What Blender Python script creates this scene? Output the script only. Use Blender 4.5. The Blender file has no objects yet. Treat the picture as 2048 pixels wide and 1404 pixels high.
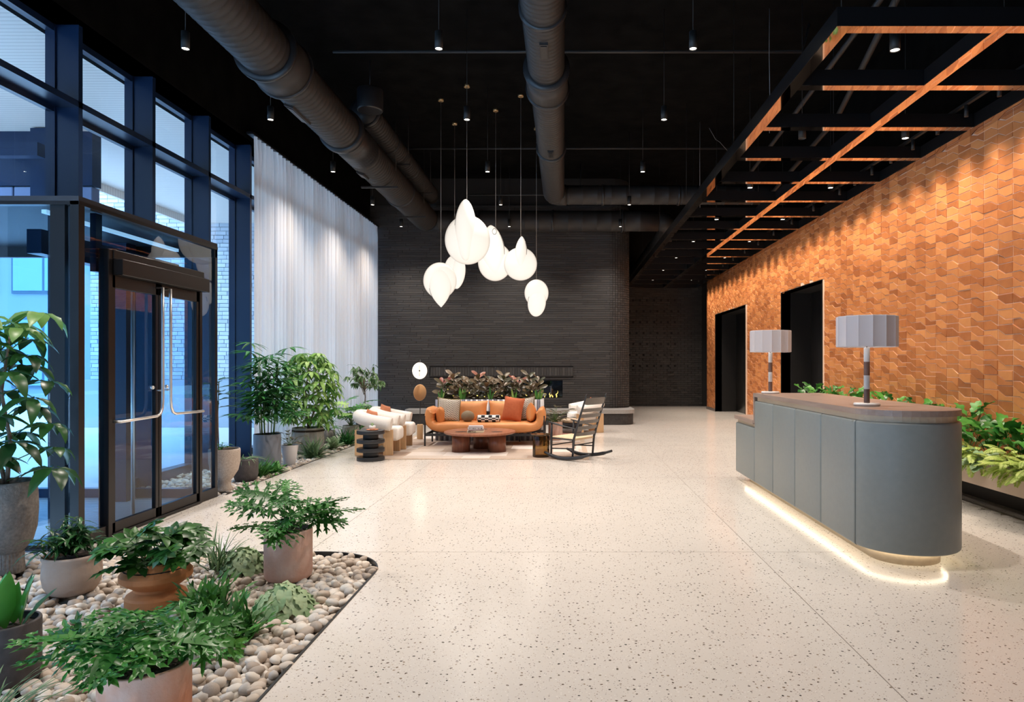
import bpy, bmesh, math, random
import numpy as np
from mathutils import Vector, Matrix, Euler
from math import sin, cos, pi, radians as R
random.seed(7)
rnd = random.Random(11)
F = 1365.0; CX = 1128.0; CY = 729.0; EYE = 1.5
sc = bpy.context.scene
COL = sc.collection
# ---------------------------------------------------------------- camera
cam = bpy.data.cameras.new('camera'); camo = bpy.data.objects.new('camera', cam); COL.objects.link(camo)
camo.location = (0, 0, EYE); camo.rotation_euler = (R(90), 0, 0)
cam.sensor_fit = 'HORIZONTAL'; cam.sensor_width = 36.0; cam.lens = F / 2048 * 36
cam.shift_x = -(CX - 1024) / 2048; cam.shift_y = (CY - 702) / 2048
cam.clip_start = 0.05; cam.clip_end = 300
sc.camera = camo
# ---------------------------------------------------------------- world, light, exposure
w = bpy.data.worlds.new('sky'); sc.world = w; w.use_nodes = True
bg = w.node_tree.nodes['Background']; bg.inputs['Color'].default_value = (0.40, 0.67, 1.0, 1); bg.inputs['Strength'].default_value = 7.5
sc.view_settings.view_transform = 'Standard'; sc.view_settings.look = 'None'
sc.view_settings.gamma = 1.0; sc.view_settings.use_curve_mapping = False
sc.view_settings.exposure = 0.15
sc.cycles.max_bounces = 8; sc.cycles.diffuse_bounces = 4; sc.cycles.glossy_bounces = 4
sc.cycles.transmission_bounces = 6; sc.cycles.transparent_max_bounces = 16
sc.cycles.caustics_reflective = False; sc.cycles.caustics_refractive = False
sc.cycles.sample_clamp_indirect = 4.0
WARM = (1.0, 0.885, 0.78)
def spot(name, loc, power, angle=100, blend=1.0, color=WARM, rad=0.05, rot=(0, 0, 0), parent=None):
    l = bpy.data.lights.new(name, 'SPOT'); l.energy = power; l.spot_size = R(angle); l.spot_blend = blend
    l.color = color; l.shadow_soft_size = rad
    o = bpy.data.objects.new(name, l); COL.objects.link(o); o.location = loc; o.rotation_euler = rot
    if parent: o.parent = parent; o.matrix_parent_inverse = parent.matrix_world.inverted() if False else Matrix.Identity(4)
    return o
P_DOWN = 290.0      # each ceiling downlight
P_WASH = 110.0      # each canopy downlight
P_WALL = 88.0      # the washers beside the copper wall

# ---------------------------------------------------------------- materials
MATS = {}
def mat(name, col=(.5, .5, .5), rough=.5, metal=0.0, spec=.5, emit=None, es=0, coat=0, sub=None, alpha=None):
    if name in MATS: return MATS[name]
    m = bpy.data.materials.new(name); m.use_nodes = True
    b = m.node_tree.nodes['Principled BSDF']
    b.inputs['Base Color'].default_value = (*col, 1); b.inputs['Roughness'].default_value = rough
    b.inputs['Metallic'].default_value = metal; b.inputs['Specular IOR Level'].default_value = spec
    b.inputs['Coat Weight'].default_value = coat
    if emit: b.inputs['Emission Color'].default_value = (*emit, 1); b.inputs['Emission Strength'].default_value = es
    MATS[name] = m
    return m
def nt(m): return m.node_tree, m.node_tree.nodes, m.node_tree.links
def bsdf(m): return m.node_tree.nodes['Principled BSDF']
def node(m, t, **kw):
    n = m.node_tree.nodes.new(t)
    for k, v in kw.items():
        if k in n.inputs: n.inputs[k].default_value = v
        else: setattr(n, k, v)
    return n
def ramp(m, stops, interp='LINEAR'):
    n = m.node_tree.nodes.new('ShaderNodeValToRGB'); n.color_ramp.interpolation = interp
    el = n.color_ramp.elements
    while len(el) < len(stops): el.new(.5)
    for e, (p, c) in zip(el, stops): e.position = p; e.color = (*c, 1) if len(c) == 3 else c
    return n
def coords(m, kind='Object', scale=(1, 1, 1)):
    tc = node(m, 'ShaderNodeTexCoord'); mp = node(m, 'ShaderNodeMapping'); mp.inputs['Scale'].default_value = scale
    m.node_tree.links.new(tc.outputs[kind], mp.inputs[0]); return mp.outputs[0]
def noisy(name, c1, c2, scale=8, rough=.5, bump=0, bscale=None, metal=0, spec=.5, vec=(1, 1, 1), coat=0, detail=4, p=(.3, .7)):
    m = mat(name, c1, rough, metal, spec, coat=coat); T, N, L = nt(m)
    v = coords(m, scale=vec)
    n = node(m, 'ShaderNodeTexNoise', Scale=scale, Detail=detail); L.new(v, n.inputs['Vector'])
    r = ramp(m, [(p[0], c1), (p[1], c2)]); L.new(n.outputs[0], r.inputs[0]); L.new(r.outputs[0], bsdf(m).inputs['Base Color'])
    if bump:
        n2 = node(m, 'ShaderNodeTexNoise', Scale=bscale or scale * 3, Detail=3); L.new(v, n2.inputs['Vector'])
        b = node(m, 'ShaderNodeBump', Strength=bump, Distance=.01); L.new(n2.outputs[0], b.inputs['Height']); L.new(b.outputs[0], bsdf(m).inputs['Normal'])
    return m
def island_mat(name, stops, rough=.6, noise=.25, nscale=20, bump=.2, metal=0, spec=.5, bd=.01):
    """colour by piece: random per mesh island + random per object, broken up by noise"""
    m = mat(name, stops[0][1], rough, metal, spec); T, N, L = nt(m)
    g = node(m, 'ShaderNodeNewGeometry'); oi = node(m, 'ShaderNodeObjectInfo')
    a = node(m, 'ShaderNodeMath', operation='ADD'); L.new(g.outputs['Random Per Island'], a.inputs[0]); L.new(oi.outputs['Random'], a.inputs[1])
    f = node(m, 'ShaderNodeMath', operation='FRACT'); L.new(a.outputs[0], f.inputs[0])
    v = coords(m); n = node(m, 'ShaderNodeTexNoise', Scale=nscale, Detail=4); L.new(v, n.inputs['Vector'])
    s = node(m, 'ShaderNodeMath', operation='MULTIPLY_ADD'); L.new(n.outputs[0], s.inputs[0]); s.inputs[1].default_value = noise * 2; s.inputs[2].default_value = -noise
    t = node(m, 'ShaderNodeMath', operation='ADD'); L.new(f.outputs[0], t.inputs[0]); L.new(s.outputs[0], t.inputs[1])
    r = ramp(m, stops); L.new(t.outputs[0], r.inputs[0]); L.new(r.outputs[0], bsdf(m).inputs['Base Color'])
    if bump:
        b = node(m, 'ShaderNodeBump', Strength=bump, Distance=bd); L.new(n.outputs[0], b.inputs['Height']); L.new(b.outputs[0], bsdf(m).inputs['Normal'])
    return m
def glass_mat(name, tint=(.9, .95, 1), ior=1.45, rough=0.0, boost=1.0):
    m = bpy.data.materials.new(name); m.use_nodes = True; T, N, L = nt(m); N.clear()
    o = N.new('ShaderNodeOutputMaterial'); mx = N.new('ShaderNodeMixShader'); t = N.new('ShaderNodeBsdfTransparent'); g = N.new('ShaderNodeBsdfGlossy')
    fr = N.new('ShaderNodeFresnel'); fr.inputs['IOR'].default_value = ior
    t.inputs[0].default_value = (*tint, 1); g.inputs['Roughness'].default_value = rough
    g.inputs['Color'].default_value = (boost, boost, boost, 1)
    L.new(fr.outputs[0], mx.inputs[0]); L.new(t.outputs[0], mx.inputs[1]); L.new(g.outputs[0], mx.inputs[2]); L.new(mx.outputs[0], o.inputs[0])
    MATS[name] = m; return m
def wood(name, c1, c2, axis=(1, 1, 12), scale=3, rough=.45):
    m = mat(name, c1, rough); T, N, L = nt(m); v = coords(m, scale=axis)
    n = node(m, 'ShaderNodeTexNoise', Scale=scale, Detail=6, Distortion=.6); L.new(v, n.inputs['Vector'])
    r = ramp(m, [(.3, c1), (.7, c2)]); L.new(n.outputs[0], r.inputs[0]); L.new(r.outputs[0], bsdf(m).inputs['Base Color']); return m

M = {}
M['black'] = mat('black_paint', (.012, .012, .012), .6)
M['blackgloss'] = mat('black_gloss', (.008, .008, .009), .3)
M['ceil'] = noisy('ceiling_black', (.002, .002, .002), (.0055, .0052, .005), 3, .9, .6, 8, spec=.04)
M['duct'] = mat('duct_charcoal', (.028, .026, .0255), .5, 0, .28)
M['ductdark'] = mat('duct_collar', (.014, .014, .016), .4)
M['mullion'] = mat('mullion_blue_black', (.008, .020, .052), .30, 0, .3)
M['bronze'] = mat('door_bronze', (.006, .0055, .006), .35, 0, .4)
M['steel'] = mat('brushed_steel', (.85, .83, .80), .38, 1.0)
M['glass'] = glass_mat('window_glass', (.88, .92, .95), 1.45)
M['glassblue'] = glass_mat('vestibule_glass', (.66, .82, .92), 1.5)
M['mirror'] = mat('polished_copper_mirror', (.70, .56, .47), .03, 1.0)
M['grout_glint'] = mat('grout_edge_glint', (.90, .62, .46), .6)  # grout colour brightened to stand in for highlights on the raised tile edges
M['tile'] = island_mat('copper_tile', [(0, (.42, .135, .042)), (.3, (.56, .195, .06)), (.6, (.66, .245, .08)), (1, (.76, .31, .105))], .42, .28, 9, .45, bd=.006)
M['darkbrick'] = island_mat('charcoal_brick', [(0, (.030, .028, .028)), (.6, (.040, .037, .036)), (1, (.052, .048, .046))], .6, .1, 12, .5, bd=.004)
M['mortar'] = mat('charcoal_mortar', (.018, .017, .017), .9)
M['mesh'] = mat('dark_grid', (.02, .018, .018), .6)
M['whitebrick'] = island_mat('pale_brick', [(0, (.52, .56, .62)), (.5, (.62, .66, .72)), (1, (.72, .75, .80))], .8, .1, 10, .2)
M['whitemortar'] = mat('pale_mortar', (.34, .38, .44), .9)
M['snow'] = mat('snow_paving', (.86, .88, .92), .8)
M['soffit'] = None
M['benchtop'] = noisy('bench_stone', (.27, .26, .25), (.33, .32, .31), 30, .6)
M['steelcurb'] = mat('bed_edging', (.012, .014, .018), .4)
M['soil'] = noisy('soil', (.02, .012, .008), (.06, .04, .025), 60, .95, .8, 80)
M['stonebase'] = mat('bed_base', (.10, .085, .07), .95)
M['pebble'] = island_mat('river_pebble', [(0, (.36, .30, .25)), (.25, (.52, .43, .35)), (.5, (.64, .56, .48)), (.8, (.76, .71, .64)), (1, (.48, .46, .44))], .6, .18, 14, .35, bd=.01)
# floor
def floor_material():
    m = mat('terrazzo', (.7, .6, .5), .17, spec=.5); T, N, L = nt(m)
    v = coords(m)
    base = node(m, 'ShaderNodeTexNoise', Scale=.7, Detail=3); L.new(v, base.inputs['Vector'])
    rb = ramp(m, [(.3, (.67, .625, .575)), (.7, (.73, .68, .625))]); L.new(base.outputs[0], rb.inputs[0])
    cur = rb.outputs[0]
    for i, (s, thr, pick, stops) in enumerate(((34, .215, .50, [(0, (.05, .05, .045)), (.35, (.16, .13, .10)), (.6, (.10, .07, .05)), (.8, (.35, .28, .2)), (1, (.07, .09, .07))]),
                                               (85, .24, .42, [(0, (.10, .09, .08)), (.5, (.36, .28, .22)), (1, (.5, .42, .34))]),
                                               (60, .20, .35, [(0, (.8, .76, .7)), (1, (.85, .82, .76))]))):
        mp = node(m, 'ShaderNodeMapping'); mp.inputs['Location'].default_value = (i * 3.3, i * 1.7, 0); mp.inputs['Rotation'].default_value = (0, 0, i * .7)
        L.new(v, mp.inputs[0])
        dn = node(m, 'ShaderNodeTexNoise', Scale=s * 1.6, Detail=1); L.new(mp.outputs[0], dn.inputs['Vector'])
        mx = node(m, 'ShaderNodeMix', data_type='VECTOR'); mx.inputs[0].default_value = .012
        L.new(mp.outputs[0], mx.inputs[4]); L.new(dn.outputs[1], mx.inputs[5])
        vo = node(m, 'ShaderNodeTexVoronoi', Scale=s); L.new(mx.outputs[1], vo.inputs['Vector'])
        lt = node(m, 'ShaderNodeMath', operation='LESS_THAN'); lt.inputs[1].default_value = thr; L.new(vo.outputs['Distance'], lt.inputs[0])
        sp = node(m, 'ShaderNodeSeparateColor'); L.new(vo.outputs['Color'], sp.inputs[0])
        lp = node(m, 'ShaderNodeMath', operation='LESS_THAN'); lp.inputs[1].default_value = pick; L.new(sp.outputs[0], lp.inputs[0])
        mu = node(m, 'ShaderNodeMath', operation='MULTIPLY'); L.new(lt.outputs[0], mu.inputs[0]); L.new(lp.outputs[0], mu.inputs[1])
        rc = ramp(m, stops); L.new(sp.outputs[1], rc.inputs[0])
        mc = node(m, 'ShaderNodeMix', data_type='RGBA'); L.new(mu.outputs[0], mc.inputs[0]); L.new(cur, mc.inputs[6]); L.new(rc.outputs[0], mc.inputs[7])
        cur = mc.outputs[2]
    L.new(cur, bsdf(m).inputs['Base Color'])
    return m
M['floor'] = floor_material()
def soffit_material():
    m = mat('soffit_boards', (.5, .45, .4), .5); T, N, L = nt(m); v = coords(m, scale=(.15, 1, 1))
    wv = node(m, 'ShaderNodeTexWave', Scale=4.0, Distortion=0.4); wv.bands_direction = 'Y'; L.new(v, wv.inputs['Vector'])
    r = ramp(m, [(0, (.60, .50, .42)), (.08, (.82, .71, .61)), (1, (.86, .75, .65))]); L.new(wv.outputs[0], r.inputs[0]); L.new(r.outputs[0], bsdf(m).inputs['Base Color']); return m
M['soffit'] = soffit_material()
def curtain_material():
    m = bpy.data.materials.new('sheer_curtain'); m.use_nodes = True; T, N, L = nt(m); N.clear()
    o = N.new('ShaderNodeOutputMaterial'); d = N.new('ShaderNodeBsdfDiffuse'); t = N.new('ShaderNodeBsdfTranslucent'); tr = N.new('ShaderNodeBsdfTransparent')
    a = N.new('ShaderNodeMixShader'); b = N.new('ShaderNodeMixShader'); a.inputs[0].default_value = .62; b.inputs[0].default_value = .14
    d.inputs[0].default_value = (.88, .86, .84, 1); t.inputs[0].default_value = (.96, .87, .78, 1)
    L.new(d.outputs[0], a.inputs[1]); L.new(t.outputs[0], a.inputs[2]); L.new(a.outputs[0], b.inputs[1]); L.new(tr.outputs[0], b.inputs[2]); L.new(b.outputs[0], o.inputs[0])
    MATS['sheer_curtain'] = m; return m
M['curtain'] = curtain_material()
M['terracotta'] = noisy('terracotta_washed', (.62, .28, .17), (.72, .46, .36), 5, .75, .3, 40, detail=5, p=(.35, .65))
M['pinkclay'] = noisy('pink_clay', (.62, .36, .28), (.66, .49, .43), 5, .8, .25, 40, p=(.35, .65))
M['orangeclay'] = noisy('orange_clay', (.52, .19, .06), (.62, .26, .10), 4, .65, .2, 30)
M['beigeclay'] = noisy('beige_clay', (.38, .28, .22), (.48, .37, .30), 6, .8, .35, 30)
M['greystone'] = noisy('grey_stone_pot', (.16, .15, .14), (.26, .24, .22), 50, .85, .5, 90)
M['tanstone'] = noisy('tan_stone_pot', (.34, .28, .23), (.46, .39, .33), 60, .85, .5, 90)
M['darkpot'] = noisy('dark_pot', (.05, .045, .045), (.08, .07, .07), 20, .7, .2)
M['bluegreypot'] = mat('blue_grey_pot', (.16, .18, .22), .5)
M['whitepot'] = mat('white_pot', (.62, .62, .64), .45)
M['stonepot'] = noisy('carved_stone', (.30, .30, .27), (.42, .41, .37), 7, .8, .3, 25)
M['deskpanel'] = noisy('grey_blue_leather', (.205, .232, .232), (.22, .248, .246), 20, .38, .12, 300, spec=.35)
M['deskwood'] = wood('taupe_wood', (.25, .185, .155), (.33, .255, .215), (12, 1, 12), 2, .35)
M['deskpale'] = wood('pale_edge_wood', (.50, .40, .28), (.60, .49, .35), (12, 1, 12), 2)
M['brass'] = mat('brass', (.75, .52, .27), .35, .8)
M['planterwall'] = mat('planter_metal', (.47, .38, .32), .4, .15)
M['marble'] = noisy('white_marble', (.75, .73, .72), (.85, .84, .83), 10, .25)
M['polewhite'] = noisy('pole_white', (.62, .60, .58), (.7, .68, .66), 40, .4, vec=(1, 1, 20))
M['polebrown'] = noisy('pole_brown', (.13, .07, .05), (.20, .11, .08), 40, .4, vec=(1, 1, 20))
M['oakl'] = wood('oak', (.50, .30, .15), (.62, .40, .22), (14, 14, 1), 3)
M['walnut'] = wood('walnut', (.16, .055, .03), (.27, .10, .055), (9, 9, 1), 3, .35)
M['orangeleather'] = noisy('orange_leather', (.60, .235, .075), (.66, .27, .09), 9, .5, .12, 25)
M['boucle'] = noisy('white_boucle', (.80, .76, .71), (.86, .83, .79), 80, .95, .3, 120)
M['rust'] = noisy('rust_velvet', (.40, .085, .025), (.46, .11, .035), 30, .8, .1)
M['peach'] = noisy('peach_wool', (.62, .24, .13), (.68, .30, .17), 60, .95, .3)
M['taupe'] = noisy('taupe_wool', (.20, .15, .095), (.25, .19, .125), 90, .95, .3)
M['cord'] = noisy('paper_cord', (.62, .47, .30), (.70, .55, .37), 120, .8, .2, 150)
M['charwood'] = mat('dark_stained_wood', (.018, .02, .024), .4)
M['chrome'] = mat('lamp_metal', (.2, .19, .18), .3, .8)
def lantern_material():
    m = mat('lantern_skin', (.16, .15, .14), .6); T, N, L = nt(m)
    lw = node(m, 'ShaderNodeLayerWeight', Blend=.5); r = ramp(m, [(0, (1, .94, .84)), (.5, (.90, .82, .71)), (.8, (.60, .53, .45)), (1, (.38, .32, .27))])
    L.new(lw.outputs['Facing'], r.inputs[0]); L.new(r.outputs[0], bsdf(m).inputs['Emission Color']); bsdf(m).inputs['Emission Strength'].default_value = .90
    return m
M['lantern'] = lantern_material()
M['bulb'] = mat('lit_lens', (1, 1, 1), .5, emit=(1, .9, .75), es=30)
M['bulbdim'] = mat('lit_lens_far', (1, 1, 1), .5, emit=(1, .9, .78), es=10)
M['led'] = mat('led_strip', (1, 1, 1), .5, emit=(1, .85, .62), es=7)
M['flame'] = mat('flame', (1, .5, .1), .5, emit=(1, .60, .12), es=2.4)
M['discglow'] = mat('lamp_disc_glow', (1, .95, .85), .5, emit=(1, .88, .70), es=1.15)
M['fireglass'] = mat('fire_glass', (.01, .012, .015), .04, 0, .6)
def shade_material():
    m = bpy.data.materials.new('lamp_shade'); m.use_nodes = True; T, N, L = nt(m)
    b = bsdf(m); b.inputs['Base Color'].default_value = (.66, .63, .65, 1); b.inputs['Roughness'].default_value = .9
    t = N.new('ShaderNodeBsdfTranslucent'); t.inputs[0].default_value = (.7, .66, .66, 1); a = N.new('ShaderNodeMixShader'); a.inputs[0].default_value = .3
    L.new(b.outputs[0], a.inputs[1]); L.new(t.outputs[0], a.inputs[2]); L.new(a.outputs[0], N['Material Output'].inputs[0]); return m
M['shade'] = shade_material()
def leaf_mat(name, c1, c2, rough=.30, trans=.14, vein=None):
    m = bpy.data.materials.new(name); m.use_nodes = True; T, N, L = nt(m); b = bsdf(m)
    b.inputs['Roughness'].default_value = rough; b.inputs['Specular IOR Level'].default_value = .4
    g = node(m, 'ShaderNodeNewGeometry'); oi = node(m, 'ShaderNodeObjectInfo')
    a = node(m, 'ShaderNodeMath', operation='ADD'); L.new(g.outputs['Random Per Island'], a.inputs[0]); L.new(oi.outputs['Random'], a.inputs[1])
    f = node(m, 'ShaderNodeMath', operation='FRACT'); L.new(a.outputs[0], f.inputs[0])
    v = coords(m); n = node(m, 'ShaderNodeTexNoise', Scale=14, Detail=3); L.new(v, n.inputs['Vector'])
    s = node(m, 'ShaderNodeMath', operation='MULTIPLY_ADD'); L.new(n.outputs[0], s.inputs[0]); s.inputs[1].default_value = .6; s.inputs[2].default_value = -.3
    t = node(m, 'ShaderNodeMath', operation='ADD'); L.new(f.outputs[0], t.inputs[0]); L.new(s.outputs[0], t.inputs[1])
    r = ramp(m, [(.1, c1), (.9, c2)]); L.new(t.outputs[0], r.inputs[0]); L.new(r.outputs[0], b.inputs['Base Color'])
    tl = N.new('ShaderNodeBsdfTranslucent'); L.new(r.outputs[0], tl.inputs[0]); mx = N.new('ShaderNodeMixShader'); mx.inputs[0].default_value = trans
    L.new(b.outputs[0], mx.inputs[1]); L.new(tl.outputs[0], mx.inputs[2]); L.new(mx.outputs[0], N['Material Output'].inputs[0])
    MATS[name] = m; return m
M['lf_phil'] = leaf_mat('leaf_philodendron', (.02, .12, .02), (.075, .29, .045))
M['lf_phild'] = leaf_mat('leaf_philodendron_dark', (.02, .10, .02), (.05, .21, .035))
M['lf_fatsia'] = leaf_mat('leaf_fatsia', (.014, .065, .012), (.05, .17, .028))
M['lf_dark'] = leaf_mat('leaf_dark', (.012, .055, .015), (.035, .13, .03), .3)
M['lf_palm'] = leaf_mat('leaf_palm', (.015, .09, .025), (.05, .22, .05), .4)
M['lf_scheff'] = leaf_mat('leaf_schefflera', (.05, .19, .035), (.26, .46, .13), .35, .3)
M['lf_light'] = leaf_mat('leaf_light', (.20, .42, .08), (.38, .58, .18), .5)
M['lf_pale'] = leaf_mat('leaf_pale', (.22, .36, .18), (.42, .54, .33), .6)
M['lf_mid'] = leaf_mat('leaf_mid', (.03, .15, .03), (.10, .32, .06), .4)
M['lf_fern'] = leaf_mat('leaf_fern', (.02, .10, .02), (.08, .26, .05), .45)
M['lf_grass'] = leaf_mat('leaf_grass', (.06, .13, .06), (.20, .32, .16), .5)
M['lf_burg'] = leaf_mat('leaf_burgundy', (.04, .045, .02), (.19, .13, .075), .35)
M['lf_red'] = leaf_mat('leaf_reddish', (.25, .06, .04), (.36, .15, .10), .35)
M['lf_tree'] = leaf_mat('leaf_narrow', (.06, .14, .05), (.18, .30, .12), .4)
M['lf_lime'] = leaf_mat('leaf_lime', (.28, .42, .06), (.50, .60, .16), .5)
M['stem'] = mat('stem_green', (.10, .20, .05), .5)
M['bark'] = noisy('bark', (.14, .10, .07), (.25, .19, .14), 30, .9, .4)

# ---------------------------------------------------------------- mesh helpers
def tag(o, label=None, cat=None, group=None, kind=None):
    if label: o['label'] = label
    if cat: o['category'] = cat
    if group: o['group'] = group
    if kind: o['kind'] = kind
    return o
def empty(name, loc=(0, 0, 0), rz=0.0, label=None, cat=None, group=None, kind=None, scale=1.0):
    o = bpy.data.objects.new(name, None); COL.objects.link(o); o.location = loc; o.rotation_euler = (0, 0, rz); o.scale = (scale,) * 3
    o.empty_display_size = .1
    return tag(o, label, cat, group, kind)
class MB:
    def __init__(s): s.v = []; s.f = []; s.mi = []; s.sm = []
    def add(s, verts, faces, mi=0, smooth=False):
        k = len(s.v); s.v.extend([tuple(p) for p in verts])
        for f in faces: s.f.append([i + k for i in f]); s.mi.append(mi); s.sm.append(smooth)
        return s
    def box(s, x0, x1, y0, y1, z0, z1, mi=0, T=None):
        v = [(x0, y0, z0), (x1, y0, z0), (x1, y1, z0), (x0, y1, z0), (x0, y0, z1), (x1, y0, z1), (x1, y1, z1), (x0, y1, z1)]
        if T: v = [T @ Vector(p) for p in v]
        return s.add(v, [(0, 3, 2, 1), (4, 5, 6, 7), (0, 1, 5, 4), (1, 2, 6, 5), (2, 3, 7, 6), (3, 0, 4, 7)], mi)
    def rbox(s, x0, x1, y0, y1, z0, z1, r=.01, seg=2, mi=0, T=None, smooth=True):
        bm = bmesh.new(); bmesh.ops.create_cube(bm, size=1)
        c = Vector(((x0 + x1) / 2, (y0 + y1) / 2, (z0 + z1) / 2)); d = Vector((x1 - x0, y1 - y0, z1 - z0))
        for v in bm.verts: v.co = Vector((v.co.x * d.x, v.co.y * d.y, v.co.z * d.z)) + c
        r = min(r, min(d) * .49)
        bmesh.ops.bevel(bm, geom=bm.edges[:], offset=r, segments=seg, profile=.5, affect='EDGES')
        vs = [T @ v.co if T else v.co.copy() for v in bm.verts]; bm.verts.index_update()
        s.add(vs, [[v.index for v in f.verts] for f in bm.faces], mi, smooth); bm.free(); return s
    def lathe(s, prof, n=32, c=(0, 0, 0), mi=0, smooth=True, cap=True, T=None, rf=None, sx=1, sy=1):
        vs = []
        for (r, z) in prof:
            for i in range(n):
                a = 2 * pi * i / n; rr = r * (rf(a, z) if rf else 1)
                p = Vector((c[0] + rr * cos(a) * sx, c[1] + rr * sin(a) * sy, c[2] + z)); vs.append(T @ p if T else p)
        fs = []
        for j in range(len(prof) - 1):
            for i in range(n):
                a = j * n + i; b = j * n + (i + 1) % n; fs.append((a, b, b + n, a + n))
        s.add(vs, fs, mi, smooth)
        if cap:
            k = len(s.v) - len(vs)
            if prof[0][0] > 1e-4: s.f.append([k + i for i in range(n)][::-1]); s.mi.append(mi); s.sm.append(False)
            if prof[-1][0] > 1e-4: s.f.append([k + (len(prof) - 1) * n + i for i in range(n)]); s.mi.append(mi); s.sm.append(False)
        return s
    def cyl(s, c, r, h, n=24, mi=0, bev=0, T=None):
        p = [(r, 0), (r, h)] if not bev else [(r - bev, 0), (r - bev * .3, bev * .3), (r, bev), (r, h - bev), (r - bev * .3, h - bev * .3), (r - bev, h)]
        return s.lathe(p, n, c, mi, T=T)
    def tube(s, pts, r, n=8, mi=0, cap=True, up=None, flat=1.0):
        pts = [Vector(p) for p in pts]; rs = r if isinstance(r, (list, tuple)) else [r] * len(pts)
        vs = []; prev = None
        for i, p in enumerate(pts):
            t = (pts[min(i + 1, len(pts) - 1)] - pts[max(i - 1, 0)]).normalized()
            if prev is None: u = (Vector(up) if up else (Vector((0, 0, 1)) if abs(t.z) < .9 else Vector((1, 0, 0))))
            else: u = prev
            u = (u - t * u.dot(t)).normalized(); prev = u; w_ = t.cross(u)
            for k in range(n):
                a = 2 * pi * k / n; vs.append(p + (u * cos(a) * flat + w_ * sin(a)) * rs[i])
        fs = [(j * n + k, j * n + (k + 1) % n, (j + 1) * n + (k + 1) % n, (j + 1) * n + k) for j in range(len(pts) - 1) for k in range(n)]
        s.add(vs, fs, mi, True)
        if cap:
            k0 = len(s.v) - len(vs); s.f.append([k0 + k for k in range(n)][::-1]); s.mi.append(mi); s.sm.append(False)
            s.f.append([k0 + (len(pts) - 1) * n + k for k in range(n)]); s.mi.append(mi); s.sm.append(False)
        return s
    def sweep(s, pts, sec, up=(0, 1, 0), mi=0, cap=True, smooth=True, closed=False):
        """pts: path; sec: list of (n, b) offsets; b along up"""
        pts = [Vector(p) for p in pts]; U = Vector(up); n = len(sec); vs = []; m = len(pts)
        for i, p in enumerate(pts):
            if closed: t = (pts[(i + 1) % m] - pts[i - 1]).normalized()
            else: t = (pts[min(i + 1, m - 1)] - pts[max(i - 1, 0)]).normalized()
            N_ = t.cross(U).normalized()
            for (a, b) in sec: vs.append(p + N_ * a + U * b)
        fs = []
        for j in range(m if closed else m - 1):
            jn = (j + 1) % m
            for k in range(n): fs.append((j * n + k, j * n + (k + 1) % n, jn * n + (k + 1) % n, jn * n + k))
        s.add(vs, fs, mi, smooth)
        if cap and not closed:
            k0 = len(s.v) - len(vs); s.f.append([k0 + k for k in range(n)][::-1]); s.mi.append(mi); s.sm.append(False)
            s.f.append([k0 + (m - 1) * n + k for k in range(n)]); s.mi.append(mi); s.sm.append(False)
        return s
    def prism(s, out, z0, z1, mi=0, smooth=False):
        n = len(out); v = [(x, y, z0) for x, y in out] + [(x, y, z1) for x, y in out]
        s.add(v, [list(range(n))[::-1], list(range(n, 2 * n))], mi, False)
        k = len(s.v) - 2 * n
        for i in range(n): s.f.append([k + i, k + (i + 1) % n, k + n + (i + 1) % n, k + n + i]); s.mi.append(mi); s.sm.append(smooth)
        return s
    def ball(s, c, r, n=16, m=10, mi=0, T=None):
        rx, ry, rz = r if isinstance(r, (tuple, list)) else (r, r, r)
        vs = [(0, 0, -1)] + [(sin(pi * j / m) * cos(2 * pi * i / n), sin(pi * j / m) * sin(2 * pi * i / n), -cos(pi * j / m)) for j in range(1, m) for i in range(n)] + [(0, 0, 1)]
        fs = [(0, 1 + (i + 1) % n, 1 + i) for i in range(n)]
        for j in range(m - 2):
            for i in range(n): a = 1 + j * n + i; b = 1 + j * n + (i + 1) % n; fs.append((a, b, b + n, a + n))
        l = len(vs) - 1; k = 1 + (m - 2) * n; fs += [(l, k + i, k + (i + 1) % n) for i in range(n)]
        P = [Vector((x * rx, y * ry, z * rz)) for x, y, z in vs]; P = [(T @ p if T else p) + Vector(c) for p in P]
        return s.add(P, fs, mi, True)
    def build(s, name, mats, parent=None, kind=None, label=None):
        me = bpy.data.meshes.new(name); me.from_pydata(s.v, [], s.f)
        ms = mats if isinstance(mats, (list, tuple)) else [mats]
        for m in ms: me.materials.append(m)
        me.polygons.foreach_set('material_index', s.mi); me.polygons.foreach_set('use_smooth', s.sm); me.update()
        o = bpy.data.objects.new(name, me); COL.objects.link(o)
        if parent: o.parent = parent
        if kind: o['kind'] = kind
        if label: o['label'] = label
        return o
def fast(name, V, Fc, m, parent=None, smooth=True, kind=None):
    """V (n,3) float array, Fc (m,k) int array of equal sized faces"""
    me = bpy.data.meshes.new(name); n = len(V); k = Fc.shape[1]; me.vertices.add(n); me.vertices.foreach_set('co', V.astype(np.float32).ravel())
    me.loops.add(Fc.size); me.loops.foreach_set('vertex_index', Fc.astype(np.int32).ravel())
    me.polygons.add(len(Fc)); me.polygons.foreach_set('loop_start', np.arange(0, Fc.size, k, dtype=np.int32))
    me.polygons.foreach_set('use_smooth', [smooth] * len(Fc)); me.materials.append(m); me.update(calc_edges=True); me.validate()
    o = bpy.data.objects.new(name, me); COL.objects.link(o)
    if parent: o.parent = parent
    if kind: o['kind'] = kind
    return o
def copy_tree(o, parent=None, loc=None, rz=None, label=None):
    c = o.copy(); COL.objects.link(c); c.parent = parent
    if loc is not None: c.location = loc
    if rz is not None: c.rotation_euler = (0, 0, rz)
    if label: c['label'] = label
    for ch in list(o.children): copy_tree(ch, c)
    return c
def px(x, y, Y): return Vector(((x - CX) * Y / F, Y, EYE - (y - CY) * Y / F))     # the point at depth Y seen at pixel (x, y)
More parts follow.
